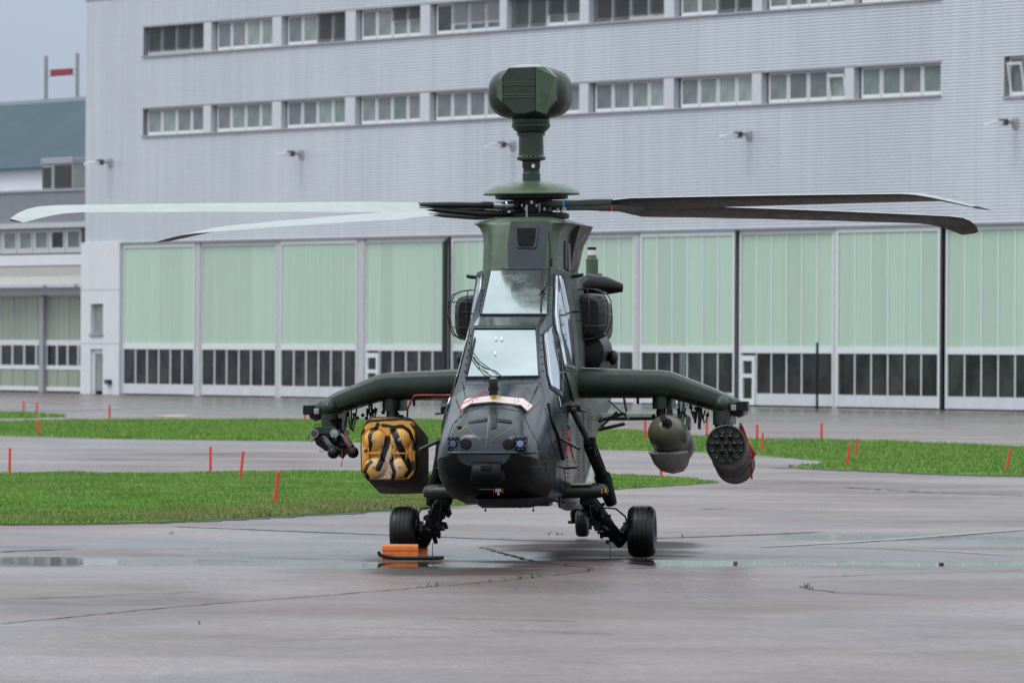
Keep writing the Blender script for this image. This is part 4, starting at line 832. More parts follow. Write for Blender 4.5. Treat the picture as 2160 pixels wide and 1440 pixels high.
# ---- lower stub arm and landing gear
mb = MB(); z = L(1245,1034,-.6).z
rs = []
for x, r in ((-.95,.015),(-.935,.05),(-.90,.07),(-.83,.078),(0,.08),(.83,.078),(.90,.07),(.935,.05),(.95,.015)): rs.append([Vector((x, -.6 + 1.5*r*math.cos(t), z + r*math.sin(t))) for t in [2*math.pi*k/18 for k in range(18)]])
mb.rings(rs); mb.build('gear_crossbeam', M['green'], heli)
gz_ = z; mb = MB(); mb.box(L(1205,1019,-.74), L(1248,1021,-.68)); mb.build('beam_marking', M['pink'], heli, smooth=0)
mb = MB(); mb.box(L(1268,1030,-.73), L(1271,1040,-.70)); mb.box(L(1275,1028,-.73), L(1280,1038,-.70)); mb.build('beam_stencil', M['yellow'], heli, smooth=0)
def tire(name, parent, c, R0, w, grooves=4, mat=M['rubber']):
    pr = [(R0*.45, -w*.38), (R0*.58, -w*.46), (R0*.72, -w*.5), (R0*.84, -w*.485), (R0*.92, -w*.42), (R0*.97, -w*.33)]
    inner = []
    for g in range(grooves):
        x = -w*.23 + g * w*.46/(grooves-1); inner += [(R0*(1-.02*abs(x/w)*2), x-.006), (R0-.009, x-.004), (R0-.009, x+.004), (R0*(1-.02*abs(x/w)*2), x+.006)]
    pr += inner + [(r, -h) for r, h in pr[::-1]]
    mb = MB(); mb.lathe(pr, c, 'x', 40); return mb.build(name, mat, parent, smooth=40)
for s, (ul, ur, vt, vb) in ((-1, (826,882,1067,1171)), (1, (1326,1382,1065,1176))):
    a = L(ul, vb, 0); b = L(ur, vt, 0); c = ((a.x+b.x)/2, 0, (a.z+b.z)/2); R0 = (b.z-a.z)/2; w = b.x-a.x
    tire('main_wheel', heli, c, R0, w); whl = heli.children[-1]
    mb = MB(); mb.lathe([(0,-w*.30),(R0*.30,-w*.30),(R0*.46,-w*.38),(R0*.47,w*.38),(R0*.30,w*.30),(0,w*.30)], c, 'x', 28); mb.build('rim', M['dsteel'], heli)
    mb = MB(); ix = c[0] - s*w*.5
    mb.tube([(ix + s*.06, 0, c[2]), (ix - s*.07, 0, c[2])], .06, 16); mb.tube([(ix - s*.02, 0, c[2]), (ix - s*.05, 0, c[2])], .10, 20); mb.build('wheel_hub', M['black'], heli)
    # swing arm from the crossbeam to the axle
    kx = 1238 if s > 0 else 938; top = L(kx, 1052, -.55); bot = L(1308 if s > 0 else 893, 1140, -.02)
    mb = MB(); mb.tube([top + Vector((0,0,.05)), top, top.lerp(bot,.3), top.lerp(bot,.7), bot, Vector((ix - s*.03, 0, c[2]-.02))], [.075,.085,.085,.065,.075,.06], 14); mb.build('swing_arm', M['black'], heli)
    rr = random.Random(8); mb = MB()
    for k in range(40):
        f = rr.random(); p = top.lerp(bot, f) + Vector((-s*rr.uniform(-.09,.11), rr.uniform(-.1,.04), rr.uniform(-.05,.03))); r = rr.uniform(.012,.035)
        if k % 3: mb.tube([p, p + Vector((rr.uniform(-.06,.06), rr.uniform(-.02,.02), rr.uniform(-.05,.05)))], r, 8)
        else: mb.box(p - Vector((r,r,r)), p + Vector((r,r,r)))
    tag(mb.build('gear_fittings', M['black'], heli, smooth=30), kind='stuff')
    mb = MB(); p = top.lerp(bot,.55); mb.tube([p + Vector((-s*.05,-.1,0)), p + Vector((-s*.14,-.1,-.02)), p + Vector((-s*.15,-.1,-.07))], .022, 8); mb.build('jacking_lug', M['black'], heli); mb = MB(); p = top.lerp(bot,.85); mb.tube([p, p + Vector((-s*.13,-.05,.0))], .028, 10); mb.tube([p + Vector((-s*.12,-.05,0)), p + Vector((-s*.15,-.05,0))], .04, 10); mb.build('jacking_lug', M['black'], heli)
    mb = MB(); p = top.lerp(bot,.2) + Vector((s*.08,-.08,0)); q = Vector((ix - s*.01, -.02, c[2]+.07)); mb.tube([p, p.lerp(q,.35) + Vector((s*.06,0,.05)), p.lerp(q,.75) + Vector((s*.05,0,.04)), q], .009, 6)
    p2 = top.lerp(bot,.1); mb.tube([p2 + Vector((-s*.0,-.1,.0)), p2 + Vector((s*.02,-.12,-.15)), bot + Vector((-s*.05,-.1,.05))], .01, 6); mb.build('brake_hose', M['black'], heli)
    mb = MB(); mb.tube([bot + Vector((-s*.1,-.05,-.02)), bot + Vector((-s*.1,-.05,-.19))], .0035, 4); mb.build('earthing_wire', M['black'], heli)
    # shock strut
    t0 = L(1208, 865, -.95) if s > 0 else L(947, 870, -.95); t1 = L(1240, 928, -.72) if s > 0 else L(937, 930, -.72); t2 = L(1270, 1003, -.45) if s > 0 else L(922, 1008, -.45); t3 = L(1290,1062,-.3) if s > 0 else L(910,1062,-.3)
    mb = MB(); mb.tube([t0, t1], .032, 14); mb.build('strut_piston', M['dsteel'], heli)
    mb = MB(); mb.tube([t1, t1.lerp(t2,.12), t1.lerp(t2,.14), t2], [.055,.055,.068,.062], 16); mb.tube([t2, t2.lerp(t3,.25), t3], [.085,.085,.06], 16); mb.tube([t1 + Vector((s*.05,0,.03)), t1 + Vector((s*.07,.02,-.16))], .03, 10); mb.build('shock_strut', M['black'], heli)
    mb = MB(); mb.ball(t0 + Vector((0,.0,.02)), (.055,.06,.055), 12, 8)
    mb.tube([t0 + Vector((-s*.06,0,.05)), t0 + Vector((s*.08,0,.05))], [.03,.045], 10); mb.tube([t0 + Vector((s*.02,.02,.0)), t0 + Vector((s*.14,.0,-.01))], .012, 8); mb.build('strut_mount', M['dsteel'], heli)
# dark side blade in front of the strut, door handles and steps
line_on('sliding_rail', [(1188,787),(1198,820),(1208,856)], .012, M['black'], .02, mirror=True); line_on('door_edge', [(1156,852),(1163,890),(1174,915),(1182,950),(1187,968)], .014, M['black'], .01, mirror=True)
line_on('canopy_latch', [(1176,837),(1179,850),(1180,858)], .007, M['steel'], .012, mirror=True); line_on('canopy_latch', [(1178,865),(1181,874),(1185,873),(1183,864)], .004, M['steel'], .01, mirror=True)
for u, v, dx in ((1190,987,.13),(1208,658,.09),(1196,857,.10)):
    p = H(u, v, 0)
    if p:
        for s in (1, -1): mb = MB(); mb.tube([Vector((s*(p.x-.03), p.y, p.z)), Vector((s*(p.x+dx), p.y-.02, p.z+.005))], .011, 8); mb.build('step_peg', M['black'], heli)
p = L(1176,921,-1.9); q = L(1222,946,-2.1); mb = MB(); mb.tube([p, p.lerp(q,.55)], .014, 12); mb.tube([p.lerp(q,.5), q], .018, 12); mb.build('air_data_probe', M['dsteel'], heli)
mb = MB(); a = p.lerp(q,1); mb.tube([Vector((-p.x+.0, p.y, p.z)), Vector((-q.x, q.y, q.z))], .019, 12); mb.build('air_data_probe', M['dsteel'], heli)
# wipers
def lifted(pts, lift): return [H(u, v, l) for (u, v), l in zip(pts, lift)]
mb = MB(); mb.tube(lifted([(1062,802),(1045,790),(1022,785),(1005,768),(989,746)], [.03,.05,.05,.04,.03]), .006, 6); mb.tube(lifted([(1050,795),(1030,783),(1012,770),(1000,750)], [.03,.05,.05,.03]), .005, 6); mb.tube(lifted([(1030,783),(1005,770),(994,752)], [.03,.03,.03]), .004, 6)
mb.build('wiper_arm', M['black'], heli); mb = MB(); mb.tube(lifted([(1002,716),(996,745),(985,790)], [.02,.02,.02]), .010, 6); mb.build('wiper_blade', M['black'], heli)
mb = MB(); mb.tube(lifted([(1152,556.0 if False else 570),(1150,600),(1146,622)], [.05,.05,.03]), .007, 6); mb.tube(lifted([(1145,572),(1147,600),(1143,624)], [.04,.045,.03]), .005, 6); mb.build('wiper_arm', M['dsteel'], heli)
mb = MB(); mb.tube(lifted([(1146,574),(1144,615),(1141,658)], [.025,.025,.02]), .010, 6); mb.ball(H(1146,622,.05), .02, 8, 6); mb.tube(lifted([(1136,614),(1152,628)],[.05,.04]), .007, 6); mb.tube(lifted([(1152,612),(1137,630)],[.05,.04]), .006, 6); mb.build('wiper_blade', M['black'], heli)
# primer-coloured bracket with camera over the nose
V1 = [(972,873),(985,847),(1030,841),(1100,846),(1119,861),(1112,872),(1098,860),(1030,851),(1000,855),(976,870)]
top = [H(u, v, .035) for u, v in [(975,861),(987,847),(1040,841),(1101,846),(1118,860)]]; bot = [H(u, v, .03) for u, v in [(976,868),(994,856),(1040,852),(1097,859),(1110,871)]]
mb = MB(); mb.rings([[a, b, b + Vector((0,.01,-.012)), a + Vector((0,.012,-.008))] for a, b in zip(top, bot)]); mb.build('camera_bracket', M['pink'], heli, smooth=0)
mb = MB()
for u, v in ((1000,848),(1006,848),(998,854),(1082,846),(1090,848),(1082,852),(1090,853),(1112,862),(1083,857),(1115,866)):
    p = H(u, v, .042)
    if p: mb.ball(p, .006, 6, 4)
tag(mb.build('bracket_screws', M['dsteel'], heli), kind='stuff')
p = H(1044, 848, .04); b0 = L(1043, 835, p.y); 
mb = MB(); mb.box(p + Vector((-.012,-.01,-.02)), p + Vector((.012,.006,.05))); mb.build('camera_post', M['pink'], heli, smooth=0)
c = Vector((b0.x - .01, p.y, b0.z)); mb = MB(); mb.lathe([(.0,-.04),(.012,-.035),(.03,-.012),(.034,.0),(.034,.012),(.0,.014)], c, 'z', 18); mb.build('camera_base', M['yellow'], heli)
mb = MB(); mb.lathe([(.044,.012),(.044,.04),(.040,.042),(.040,.085),(.046,.09),(.046,.15),(.042,.165),(.0,.165)], c, 'z', 18); mb.box(c + Vector((-.05,-.01,.05)), c + Vector((.05,.03,.085))); mb.build('camera_body', M['black'], heli)
mb = MB(); mb.lathe([(.0,.166),(.034,.167),(.034,.178),(.028,.184),(0,.184)], c, 'z', 14); mb.build('camera_cap', M['lens_g'], heli)
mb = MB(); mb.tube([c + Vector((.03,-.01,-.012)), c + Vector((.075,-.01,-.012))], .008, 6); mb.build('brass_fitting', M['yellow'], heli)
mb = MB(); mb.tube([c + Vector((-.03,0,0)), L(1020,822,p.y), L(1013,832,p.y), H(1010,845,.05), H(996,852,.05), H(980,860,.05), H(973,868,.04), H(971,878,.02)], .0055, 6); mb.build('camera_cable', M['redcable'], heli)
line_on('yellow_stencil', [(966,911),(982,900)], .004, M['yellow'], .002); mb = MB(); pp = H(970,902,.01); mb.ball(pp, (.03,.02,.012), 8, 5); mb.build('static_port', M['black'], heli)
# ---- tail: stabiliser, end plates, fin, tail wheel
z_s = L(1330, 879, 6.5).z; mb = MB()
for s in (1, -1): mb.rings([[Vector((s*x, 6.2+a*.5, z_s + b*.05)) for a, b in ((0,0),(.1,.7),(.4,1),(1,.1),(.4,-.8),(.1,-.7))] for x in (.1, 1.13)])
mb.build('horizontal_stabiliser', M['green'], heli, smooth=30)
for s in (1, -1):
    mb = MB(); mb.rings([[Vector((s*(1.13 + a), 6.15 + b + (zz-1.1)*.25, zz)) for a, b in ((0,0),(.02,.1),(.02,.4),(0,.5),(-.02,.4),(-.02,.1))] for zz in (z_s-.22, z_s+.05, z_s+.7)]); mb.build('end_plate', M['green_lt'], heli, smooth=30)
ft = L(1249, 576, 8.3); mb = MB(); mb.rings([[Vector((ft.x*f + a*w, 8.0 + (zz-1.7)*.45 + b, zz)) for a, b in ((0,-.1),(.07,.1),(.05,.5),(0,.7),(-.05,.5),(-.07,.1))] for zz, w, f in ((1.5,1.2,0),(2.2,1.1,.5),(ft.z,.95,1))]); mb.build('tail_fin', M['green_lt'], heli, smooth=30)
c = L(1249, 576, 8.3); mb = MB(); mb.lathe([(.07,-.02),(.07,.16),(.055,.17),(.05,.2),(0,.2)], c, 'z', 16); mb.build('fin_cap', M['green_lt'], heli)
mb = MB(); mb.lathe([(.045,.2),(.05,.205),(.05,.26),(.045,.265),(0,.265)], c, 'z', 16); mb.build('beacon', M['white'], heli); mb = MB(); mb.lathe([(.05,.266),(.05,.295),(0,.3)], c, 'z', 16); mb.build('beacon_cap', M['black'], heli)
mb = MB(); mb.lathe([(0,-.08),(.09,-.08),(.09,.08),(0,.08)], (-.22,9.0,2.3), 'x', 14)
mb.build('tail_rotor_hub', M['black'], heli)
for k in range(3): a = R(20 + 120*k); mb = MB(); mb.box((-.01,-.09,.08), (.01,.09,1.3), Matrix.Translation((-.25,9.0,2.3)) @ Matrix.Rotation(a, 4, 'X')); mb.build('tail_rotor_blade', M['green'], heli, smooth=0)
a = L(1207, 1074, 7.4); b = L(1247, 1132, 7.4); w = L(1242,1100,7.4).x - L(1215,1100,7.4).x; R0 = .17; cw = Vector((L(1228.5,1100,7.4).x, 7.4, b.z + R0))
tire('tail_wheel', heli, cw, R0, w, 3); mb = MB(); mb.lathe([(0,-w*.42),(R0*.46,-w*.4),(R0*.46,w*.4),(0,w*.42)], cw, 'x', 20); mb.build('rim', M['dsteel'], heli)
mb = MB()
for s in (1, -1): mb.tube([cw + Vector((s*(w/2+.03), 0, -.0)), cw + Vector((s*(w/2+.035), -.03, .1)), cw + Vector((s*(w/2+.0), -.05, .2)), cw + Vector((0, -.06, .25))], [.025,.03,.035,.05], 10); mb.tube([cw + Vector((s*(w/2+.0),0,0)), cw + Vector((s*(w/2+.09),0,0))], .018, 8)
mb.tube([cw + Vector((0,-.06,.22)), cw + Vector((0,-.1,1.0))], .06, 12); mb.build('tail_wheel_fork', M['black'], heli)
mb = MB(); p = L(1220,1040,6.2); mb.rings([[Vector((p.x + r*1.0*math.cos(t), y, zc + r*1.0*math.sin(t))) for t in [2*math.pi*k/20 for k in range(20)]] for y, r, zc in ((4.0,.02,.62),(4.3,.1,.6),(5.0,.14,.50),(6.2,.135,.50),(7.2,.09,.60),(7.8,.02,.8))]); mb.build('ventral_fairing', M['palegrey'], heli)
# lattice of open cowling stays behind the port flank
mb = MB()
for a, b, r in (((1262,888),(1316,871),.02),((1262,906),(1318,893),.02),((1268,900),(1302,868),.014),((1284,844),(1325,882),.01),((1316,838),(1322,868),.014),((1318,870),(1324,884),.016)): mb.tube([L(*a,3.2), L(*b,3.2)], r, 8)
mb.build('support_stay', M['dsteel'], heli)
# ---- rotor head
C0 = Vector((0, .84, 0)); HZ = lambda v: L(1121, v, .84).z; cx = L(1121.5, 430, .84).x
HC = Vector((cx, .84, 0))
def hl(name, prof, mat, n=40, dx=0): mb = MB(); mb.lathe([(r, HZ(v)) for r, v in prof], HC + Vector((dx, 0, 0)), 'z', n); return mb.build(name, mat, heli, smooth=30)
px = 1/203.6
hl('swashplate_cover', [(0,464),(60*px,464),(78*px,462),(79*px,459),(79*px,452),(72*px,449),(0,449)], M['black']); hl('rotor_mast', [(44*px,470),(44*px,405),(0,405)], M['black'])
hl('upper_hub_plate', [(0,421),(70*px,421),(77*px,419),(77*px,412),(0,411)], M['black'])
mb = MB()
for k in range(30):
    a = 2*math.pi*k/30; r = 52*px + .05*(k % 3); z0_ = HZ(420 + (k*7) % 20); zz = z0_ - .05
    mb.tube([HC + Vector((r*math.cos(a), r*math.sin(a), zz)), HC + Vector((r*math.cos(a), r*math.sin(a), zz + .03))], .017, 8)
tag(mb.build('hub_bolts', M['steel'], heli), kind='stuff')
mb = MB()
for k in range(4):
    a = R(20 + 90*k); mb.tube([HC + Vector((.30*math.cos(a), .30*math.sin(a), HZ(462))), HC + Vector((.34*math.cos(a), .34*math.sin(a), HZ(430)))], .014, 8)
mb.tube([L(1111,464,.45), L(1111,432,.45)], .012, 8); mb.build('pitch_link', M['steel'], heli)
hl('rotor_dome', [(0,384),(26*px,382.5),(40*px,385),(70*px,390),(88*px,398),(97*px,404),(102*px,409),(101*px,411.5),(94*px,412),(0,412)], M['green_lt'], 64)
hl('mast_tube', [(19*px,384),(19*px,366),(17.5*px,364),(17.5*px,356),(19*px,353),(19.5*px,341),(0,341)], M['green'], 32)
hl('mast_flange', [(17*px,341),(29*px,338),(30.5*px,336),(30.5*px,332),(27*px,328),(26.5*px,324),(26*px,285),(30*px,284),(30*px,281),(28*px,280),(0,280)], M['green'], 36)
hl('sight_bearing', [(28*px,280),(34*px,276),(39*px,270),(41*px,267),(41*px,262),(39.5*px,260),(40*px,252),(36*px,246),(0,244)], M['green'], 40)
mb = MB()
for k in range(20): a = 2*math.pi*k/20; mb.ball(HC + Vector((28*px*math.cos(a), 28*px*math.sin(a), HZ(285.5))), .008, 6, 4); mb.ball(HC + Vector((28*px*math.cos(a+.1), 28*px*math.sin(a+.1), HZ(331))), .008, 6, 4)
tag(mb.build('flange_bolts', M['steel'], heli), kind='stuff')
mb = MB(); p = L(1124.5, 350, .84-.1); mb.box(p + Vector((-.016,0,-.018)), p + Vector((.016,.02,.018))); mb.build('data_plate', M['white'], heli, smooth=0)
# sight head: superellipsoid drum
hz = (HZ(143) + HZ(252)) / 2; hh = (HZ(143) - HZ(252)) / 2; HD = Vector((L(1119,200,.84).x, .84, hz)); aw = 86*px
def sell(p, q): return math.copysign(abs(p)**q, p)
rs = []
for i in range(25):
    t = -math.pi/2 + math.pi*i/24*.998 + .001; ring_ = []
    for k in range(40):
        a = 2*math.pi*k/40; ring_.append(Vector((sell(math.sin(t), .62)*aw, sell(math.cos(t), .62)*sell(math.cos(a), .8)*.32, sell(math.cos(t), .62)*sell(math.sin(a), .8)*hh)))
    rs.append(ring_)
RZ = Matrix.Rotation(R(-9), 4, 'Z'); mb = MB(); mb.rings([[RZ @ p + HD for p in r] for r in rs]); mb.build('sight_head', M['green'], heli, smooth=60)
def hp(name, pts, y, d, mat, bevel=.004):
    A = [RZ @ Vector((x, y, z)) + HD for x, z in pts]; mb = MB(); mb.prism(A, RZ @ Vector((0, d, 0))); return mb.build(name, mat, heli, smooth=0, bevel=bevel)
def HX(cx_, cy_): return ((cx_/4 + 940 - 1119)*px + .066, (200 - (cy_/4+120))*px + .0)
q = lambda *l: [HX(a, b) for a, b in l]
hp('sight_housing', q((562,114),(790,110),(790,480),(700,500),(600,498),(580,470),(505,400),(503,185)), -.395, .3, M['green'], .006)
# facets left and right, as wedges that fall back from the front plate
def wedge(name, inner, outer, mat, yi=-.39, yo=-.30):
    A = [RZ @ Vector((*[HX(*inner[i])[0]], yi, HX(*inner[i])[1])) + HD for i in range(len(inner))] + [RZ @ Vector((HX(*p)[0], yo, HX(*p)[1])) + HD for p in outer]
    mb = MB(); mb.prism(A, RZ @ Vector((0, .12, 0))); return mb.build(name, mat, heli, smooth=0)
wedge('sight_side_panel', [(503,400),(503,185),(562,116)], [(552,108),(445,230),(445,360)], M['green_lt'], -.398, -.352); wedge('sight_side_panel', [(793,112),(793,480)], [(850,500),(950,390),(950,195),(860,110)], M['green_lt'], -.392, -.335)
for cy_ in (236, 256, 338, 358): x0, z0_ = HX(506, cy_); x1, _ = HX(788, cy_); mb = MB(); mb.box((x0, -.405, z0_-.004), (x1, -.394, z0_+.004), Matrix.Translation(HD) @ RZ); mb.build('housing_rib', M['green_lt'], heli, smooth=0)
mb = MB()
for cx_ in (509, 785):
    for cy_ in (215, 265, 320, 375): x, z_ = HX(cx_, cy_); mb.ball(HD + RZ @ Vector((x, -.398, z_)), .009, 6, 4)
tag(mb.build('housing_screws', M['black'], heli), kind='stuff')
mb = MB(); mb.rings([[RZ @ Vector((a*w, b*w2, z_)) + HD for a, b in [(sell(math.cos(t),.6), sell(math.sin(t),.6)) for t in [2*math.pi*k/24 for k in range(24)]]] for z_, w, w2 in ((hh-.06,.19,.30),(hh+.0,.185,.28),(hh+.02,.16,.22),(hh+.032,.09,.12))]); mb.build('sight_top_cap', M['palegrey'], heli, smooth=50)
mb = MB()
for u in (1111, 1141): p = L(u, 138, .7); mb.tube([p + Vector((0,0,-.05)), p], .014, 8)
mb.build('lifting_eye', M['black'], heli)
# ---- blades
HUBZ = HZ(436)
def blade(az_w, zr, droop, r0, r1, tipdrop, lead=0, tape=None, name='rotor_blade'):
    az = az_w + 6.0; ca, sa_ = math.cos(R(az)), math.sin(R(az)); rad = Vector((ca, sa_, 0)); tan = Vector((sa_, -ca, 0))     # tan: leading side (clockwise seen from above)
    def zz(r): f = (r - .4) / 6.1; d = droop * (.35*f + .65*f*f); e_ = max(0, (r - 5.85) / .65); return zr - d - tipdrop * e_**1.6
    RS = [r0, r0+.12, r0+.3, r0+.5, 2.4, 3.2, 4.0, 4.8, 5.4, 5.8, 6.0, 6.15, 6.3, 6.42, 6.5]
    top = []; bot = []
    for r in RS:
        f = (r - 1.3)/5.2; root = min(1, max(.0, (r - r0)/.5)); c_ = .20 + .30*root; pitch = R(13 - 6*f)
        tp = max(0, (r - 5.9)/.6); le = c_*.30; te = -c_*.70
        if tp: le -= .30*tp**2.0; te -= .06*tp; 
        if te > le - .03: te = le - .03
        ch = le - te; th = max(.012, ch*.105) if root >= 1 else .05
        pr = [(0,0),(.04,.55),(.18,1),(.5,.75),(.8,.35),(1,0)]; ct, st = math.cos(pitch), math.sin(pitch); o = HC + rad * r + Vector((0,0,zz(r)))
        def pt(a, h): t = le - a*ch; return o + tan * (t*ct - h*0) + Vector((0,0,t*st + h*ct))
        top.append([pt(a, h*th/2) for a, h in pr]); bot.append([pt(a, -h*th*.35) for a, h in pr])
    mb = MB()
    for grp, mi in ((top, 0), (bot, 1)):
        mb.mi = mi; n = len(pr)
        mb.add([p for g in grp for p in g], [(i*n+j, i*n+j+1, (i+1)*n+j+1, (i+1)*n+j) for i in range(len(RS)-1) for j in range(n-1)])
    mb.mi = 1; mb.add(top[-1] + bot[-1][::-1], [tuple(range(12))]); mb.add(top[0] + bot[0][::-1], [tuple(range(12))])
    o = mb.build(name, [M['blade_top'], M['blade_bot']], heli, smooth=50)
    # root arm and damper rods
    def S(r, dt=0, dz=0): return HC + rad*r + tan*dt + Vector((0,0,zz(r)+dz))
    mb = MB(); mb.rings([[S(r, a*w, b*h) for a, b in ((-1,-1),(1,-1),(1,1),(-1,1))] for r, w, h in ((.22,.10,.035),(.45,.095,.035),(.8,.08,.03),(1.1,.085,.035),(r0+.15,.11,.03))]); a_ = mb.build('blade_root_arm', M['green'], o, bevel=.012)
    if tape:
        mb = MB(); mb.rings([[S(r, a*.094, b*.036) for a, b in ((-1,-1),(1,-1),(1,1),(-1,1))] for r in (tape[1], tape[1]+.02)]); mb.build('identification_tape', tape[0], o, smooth=0)
    if ca > 0: return o
    mb = MB(); mb.tube([S(.36,-.13,-.0), S(.44,-.13,.0), S(.45,-.13,.0), S(.60,-.13,0), S(.62,-.13,0)], [.045,.045,.036,.036,.03], 14); mb.build('damper_sleeve', M['steel'], o)
    mb = MB(); mb.tube([S(.60,-.13,-.0), S(.70,-.13,-.0), S(.78,-.13,0), S(r0+.05,-.12,-.0), S(r0+.2,-.1,0)], [.034,.038,.026,.028,.012], 12); mb.build('damper_rod', M['black'], o); mb = MB(); mb.tube([S(.40,-.10,-.09), S(.8,-.12,-.085), S(r0+.0,-.14,-.05), S(r0+.25,-.16,-.03)], [.032,.034,.026,.01], 10); mb.build('pitch_horn', M['black'], o)
    return o
M['bluetape'] = pm('blue_tape', (.03,.25,.6), .5); M['greentape'] = pm('green_tape', (.1,.5,.2), .5)
zA = L(905, 440, .84-1.0).z
BLD = [(-143.4, HUBZ+.01, .07, 1.30, .09, None), (126.2, HUBZ, .14, 1.35, .06, (M['greentape'], .75)), (-50.6, HUBZ+.02, .06, 1.25, .09, (M['bluetape'], .62)), (39.7, HUBZ, .11, 1.3, .10, (M['red'], 1.0))]
for az, zr, dr, r0, td, tp in BLD: blade(az, zr, dr, r0, 6.5, td, tape=tp)
# ================================================================== STORES HUNG FROM THE WINGS
def store(name, u, v, y, label, cat):
    p = L(u, v, y); o = empty(name, LM @ Matrix.Translation(p), label, cat); return o, p
# rocket pod
o, p0 = store('rocket_pod', 1531.5, 937, -.05, 'dark green round rocket pod with nineteen tubes under the wingtip right of the gun pod', 'rocket pod')
p1 = L(1551, 979, 1.45); ax = (p1 - p0).normalized(); QM = Matrix.Translation(p0) @ ax.to_track_quat('Y', 'Z').to_matrix().to_4x4(); Lp = (p1 - p0).length; r = .203
mb = MB(); mb.lathe([(.0,.04),(r-.02,.04),(r-.012,0),(r,.006),(r,Lp*.3),(r*.985,Lp*.31),(r*.985,Lp*.33),(r,Lp*.34),(r,Lp-.02),(r*.93,Lp),(0,Lp)], (0,0,0), 'y', 48, M=None); mb.v = [tuple(QM @ Vector(q)) for q in mb.v]; M['pod'] = pm('worn_pod_paint', (.040, .042, .030), .5, var=.35, vs=9, spec=.35, bump=.1); mb.build('pod_body', M['pod'], o, off=p0)
tub = MB(); tub.lathe([(.022,.04),(.026,.0),(.033,-.004),(.036,.004),(.036,.036),(.0,.036),(0,.09)], (0,0,0), 'y', 16); tme = tub.mesh('launch_tube'); tme.materials.append(M['green']); tme.polygons.foreach_set('use_smooth', [True]*len(tme.polygons)); tme.set_sharp_from_angle(angle=R(35))
hole = MB(); hole.lathe([(0,.001),(.021,.001),(.021,.02),(0,.02)], (0,0,0), 'y', 14); hme = hole.mesh('tube_plug'); hme.materials.append(M['black'])
rk = MB(); rk.lathe([(0,-.105),(.010,-.10),(.021,-.05),(.027,.0),(.027,.06),(0,.06)], (0,0,0), 'y', 14); rme = rk.mesh('rocket_tip'); rme.materials.append(M['dsteel']); rme.polygons.foreach_set('use_smooth', [True]*len(rme.polygons))
QL = ax.to_track_quat('Y', 'Z').to_matrix().to_4x4()
def on(me_, x, z, nm, y=0): oo = link(bpy.data.objects.new(nm, me_)); oo.parent = o; oo.matrix_local = QL @ Matrix.Translation((x, y, z)); return oo
for k in range(12): a = 2*math.pi*k/12 + .26; on(tme, .152*math.cos(a), .152*math.sin(a), 'launch_tube'); on(hme, .152*math.cos(a), .152*math.sin(a), 'tube_plug')
for x, z in [(0,0)] + [(.085*math.cos(a), .085*math.sin(a)) for a in [math.pi/3*k + (.0) for k in range(6)]]: on(rme, x, z, 'rocket_tip', .0)
mb = MB(); mb.tube([QM @ Vector((-.03,.35,r-.01)), QM @ Vector((-.03,.35,r+.08))], .02, 8); mb.tube([QM @ Vector((.0,.55,r-.01)), QM @ Vector((.0,.55,r+.1))], .02, 8); mb.box((-.06,.1,r-.02),(.06,.9,r+.02), QM); mb.build('suspension_lug', M['black'], o, off=p0)
for yy in (.02, Lp*.62, Lp-.04): mb = MB(); mb.rings([[QM @ Vector((q*math.cos(a), y, q*math.sin(a))) for a in [2*math.pi*k/40 for k in range(40)]] for q, y in ((r+.001,yy),(r+.006,yy+.004),(r+.006,yy+.02),(r+.001,yy+.024))], cap=False); mb.build('pod_band', M['green'], o, off=p0)
# gun pod
M['scoop'] = pm('worn_grey_fairing', (.34, .335, .32), .5, var=.2, vs=9)
o, p0 = store('gun_pod', 1404, 906, -.35, 'olive gun pod with a short black muzzle hanging under the right wing', 'gun pod')
p1 = L(1427, 945, 1.3); ax = (p1 - p0).normalized(); QM = Matrix.Translation(p0) @ ax.to_track_quat('Y', 'Z').to_matrix().to_4x4(); Lp = (p1-p0).length
prf = [(.0,-.02),(.06,-.015),(.11,.02),(.155,.08),(.185,.16),(.2,.27),(.203,.45)]
mb = MB(); mb.rings([[QM @ Vector((r*1.0*math.cos(t), y, r*.93*math.sin(t))) for t in [2*math.pi*k/36 for k in range(36)]] for r, y in [(max(r,.004), y) for r, y in prf]]); mb.build('nose_cone', M['olive'], o, off=p0, smooth=60)
mb = MB(); mb.rings([[QM @ Vector((r*math.cos(t), y, r*.93*math.sin(t))) for t in [2*math.pi*k/36 for k in range(36)]] for r, y in ((.199,.452),(.206,.46),(.206,Lp-.2),(.17,Lp),(.05,Lp+.05))]); mb.build('pod_body', M['brown'] if False else M['palegrey'], o, off=p0, smooth=45)
m0 = L(1407, 893, -.35) ; mb = MB(); d = ax; mb.tube([m0 + d*.12, m0 - d*.01, m0 - d*.012], [.055,.055,.045], 18); mb.build('muzzle_port', M['black'], o, off=p0)
mb = MB(); m1 = L(1398, 881, -.62); mb.tube([m0, m0.lerp(m1,.6), m0.lerp(m1,.62), m1, m1], [.03,.03,.036,.034,.02], 14); mb.build('gun_barrel', M['black'], o, off=p0)
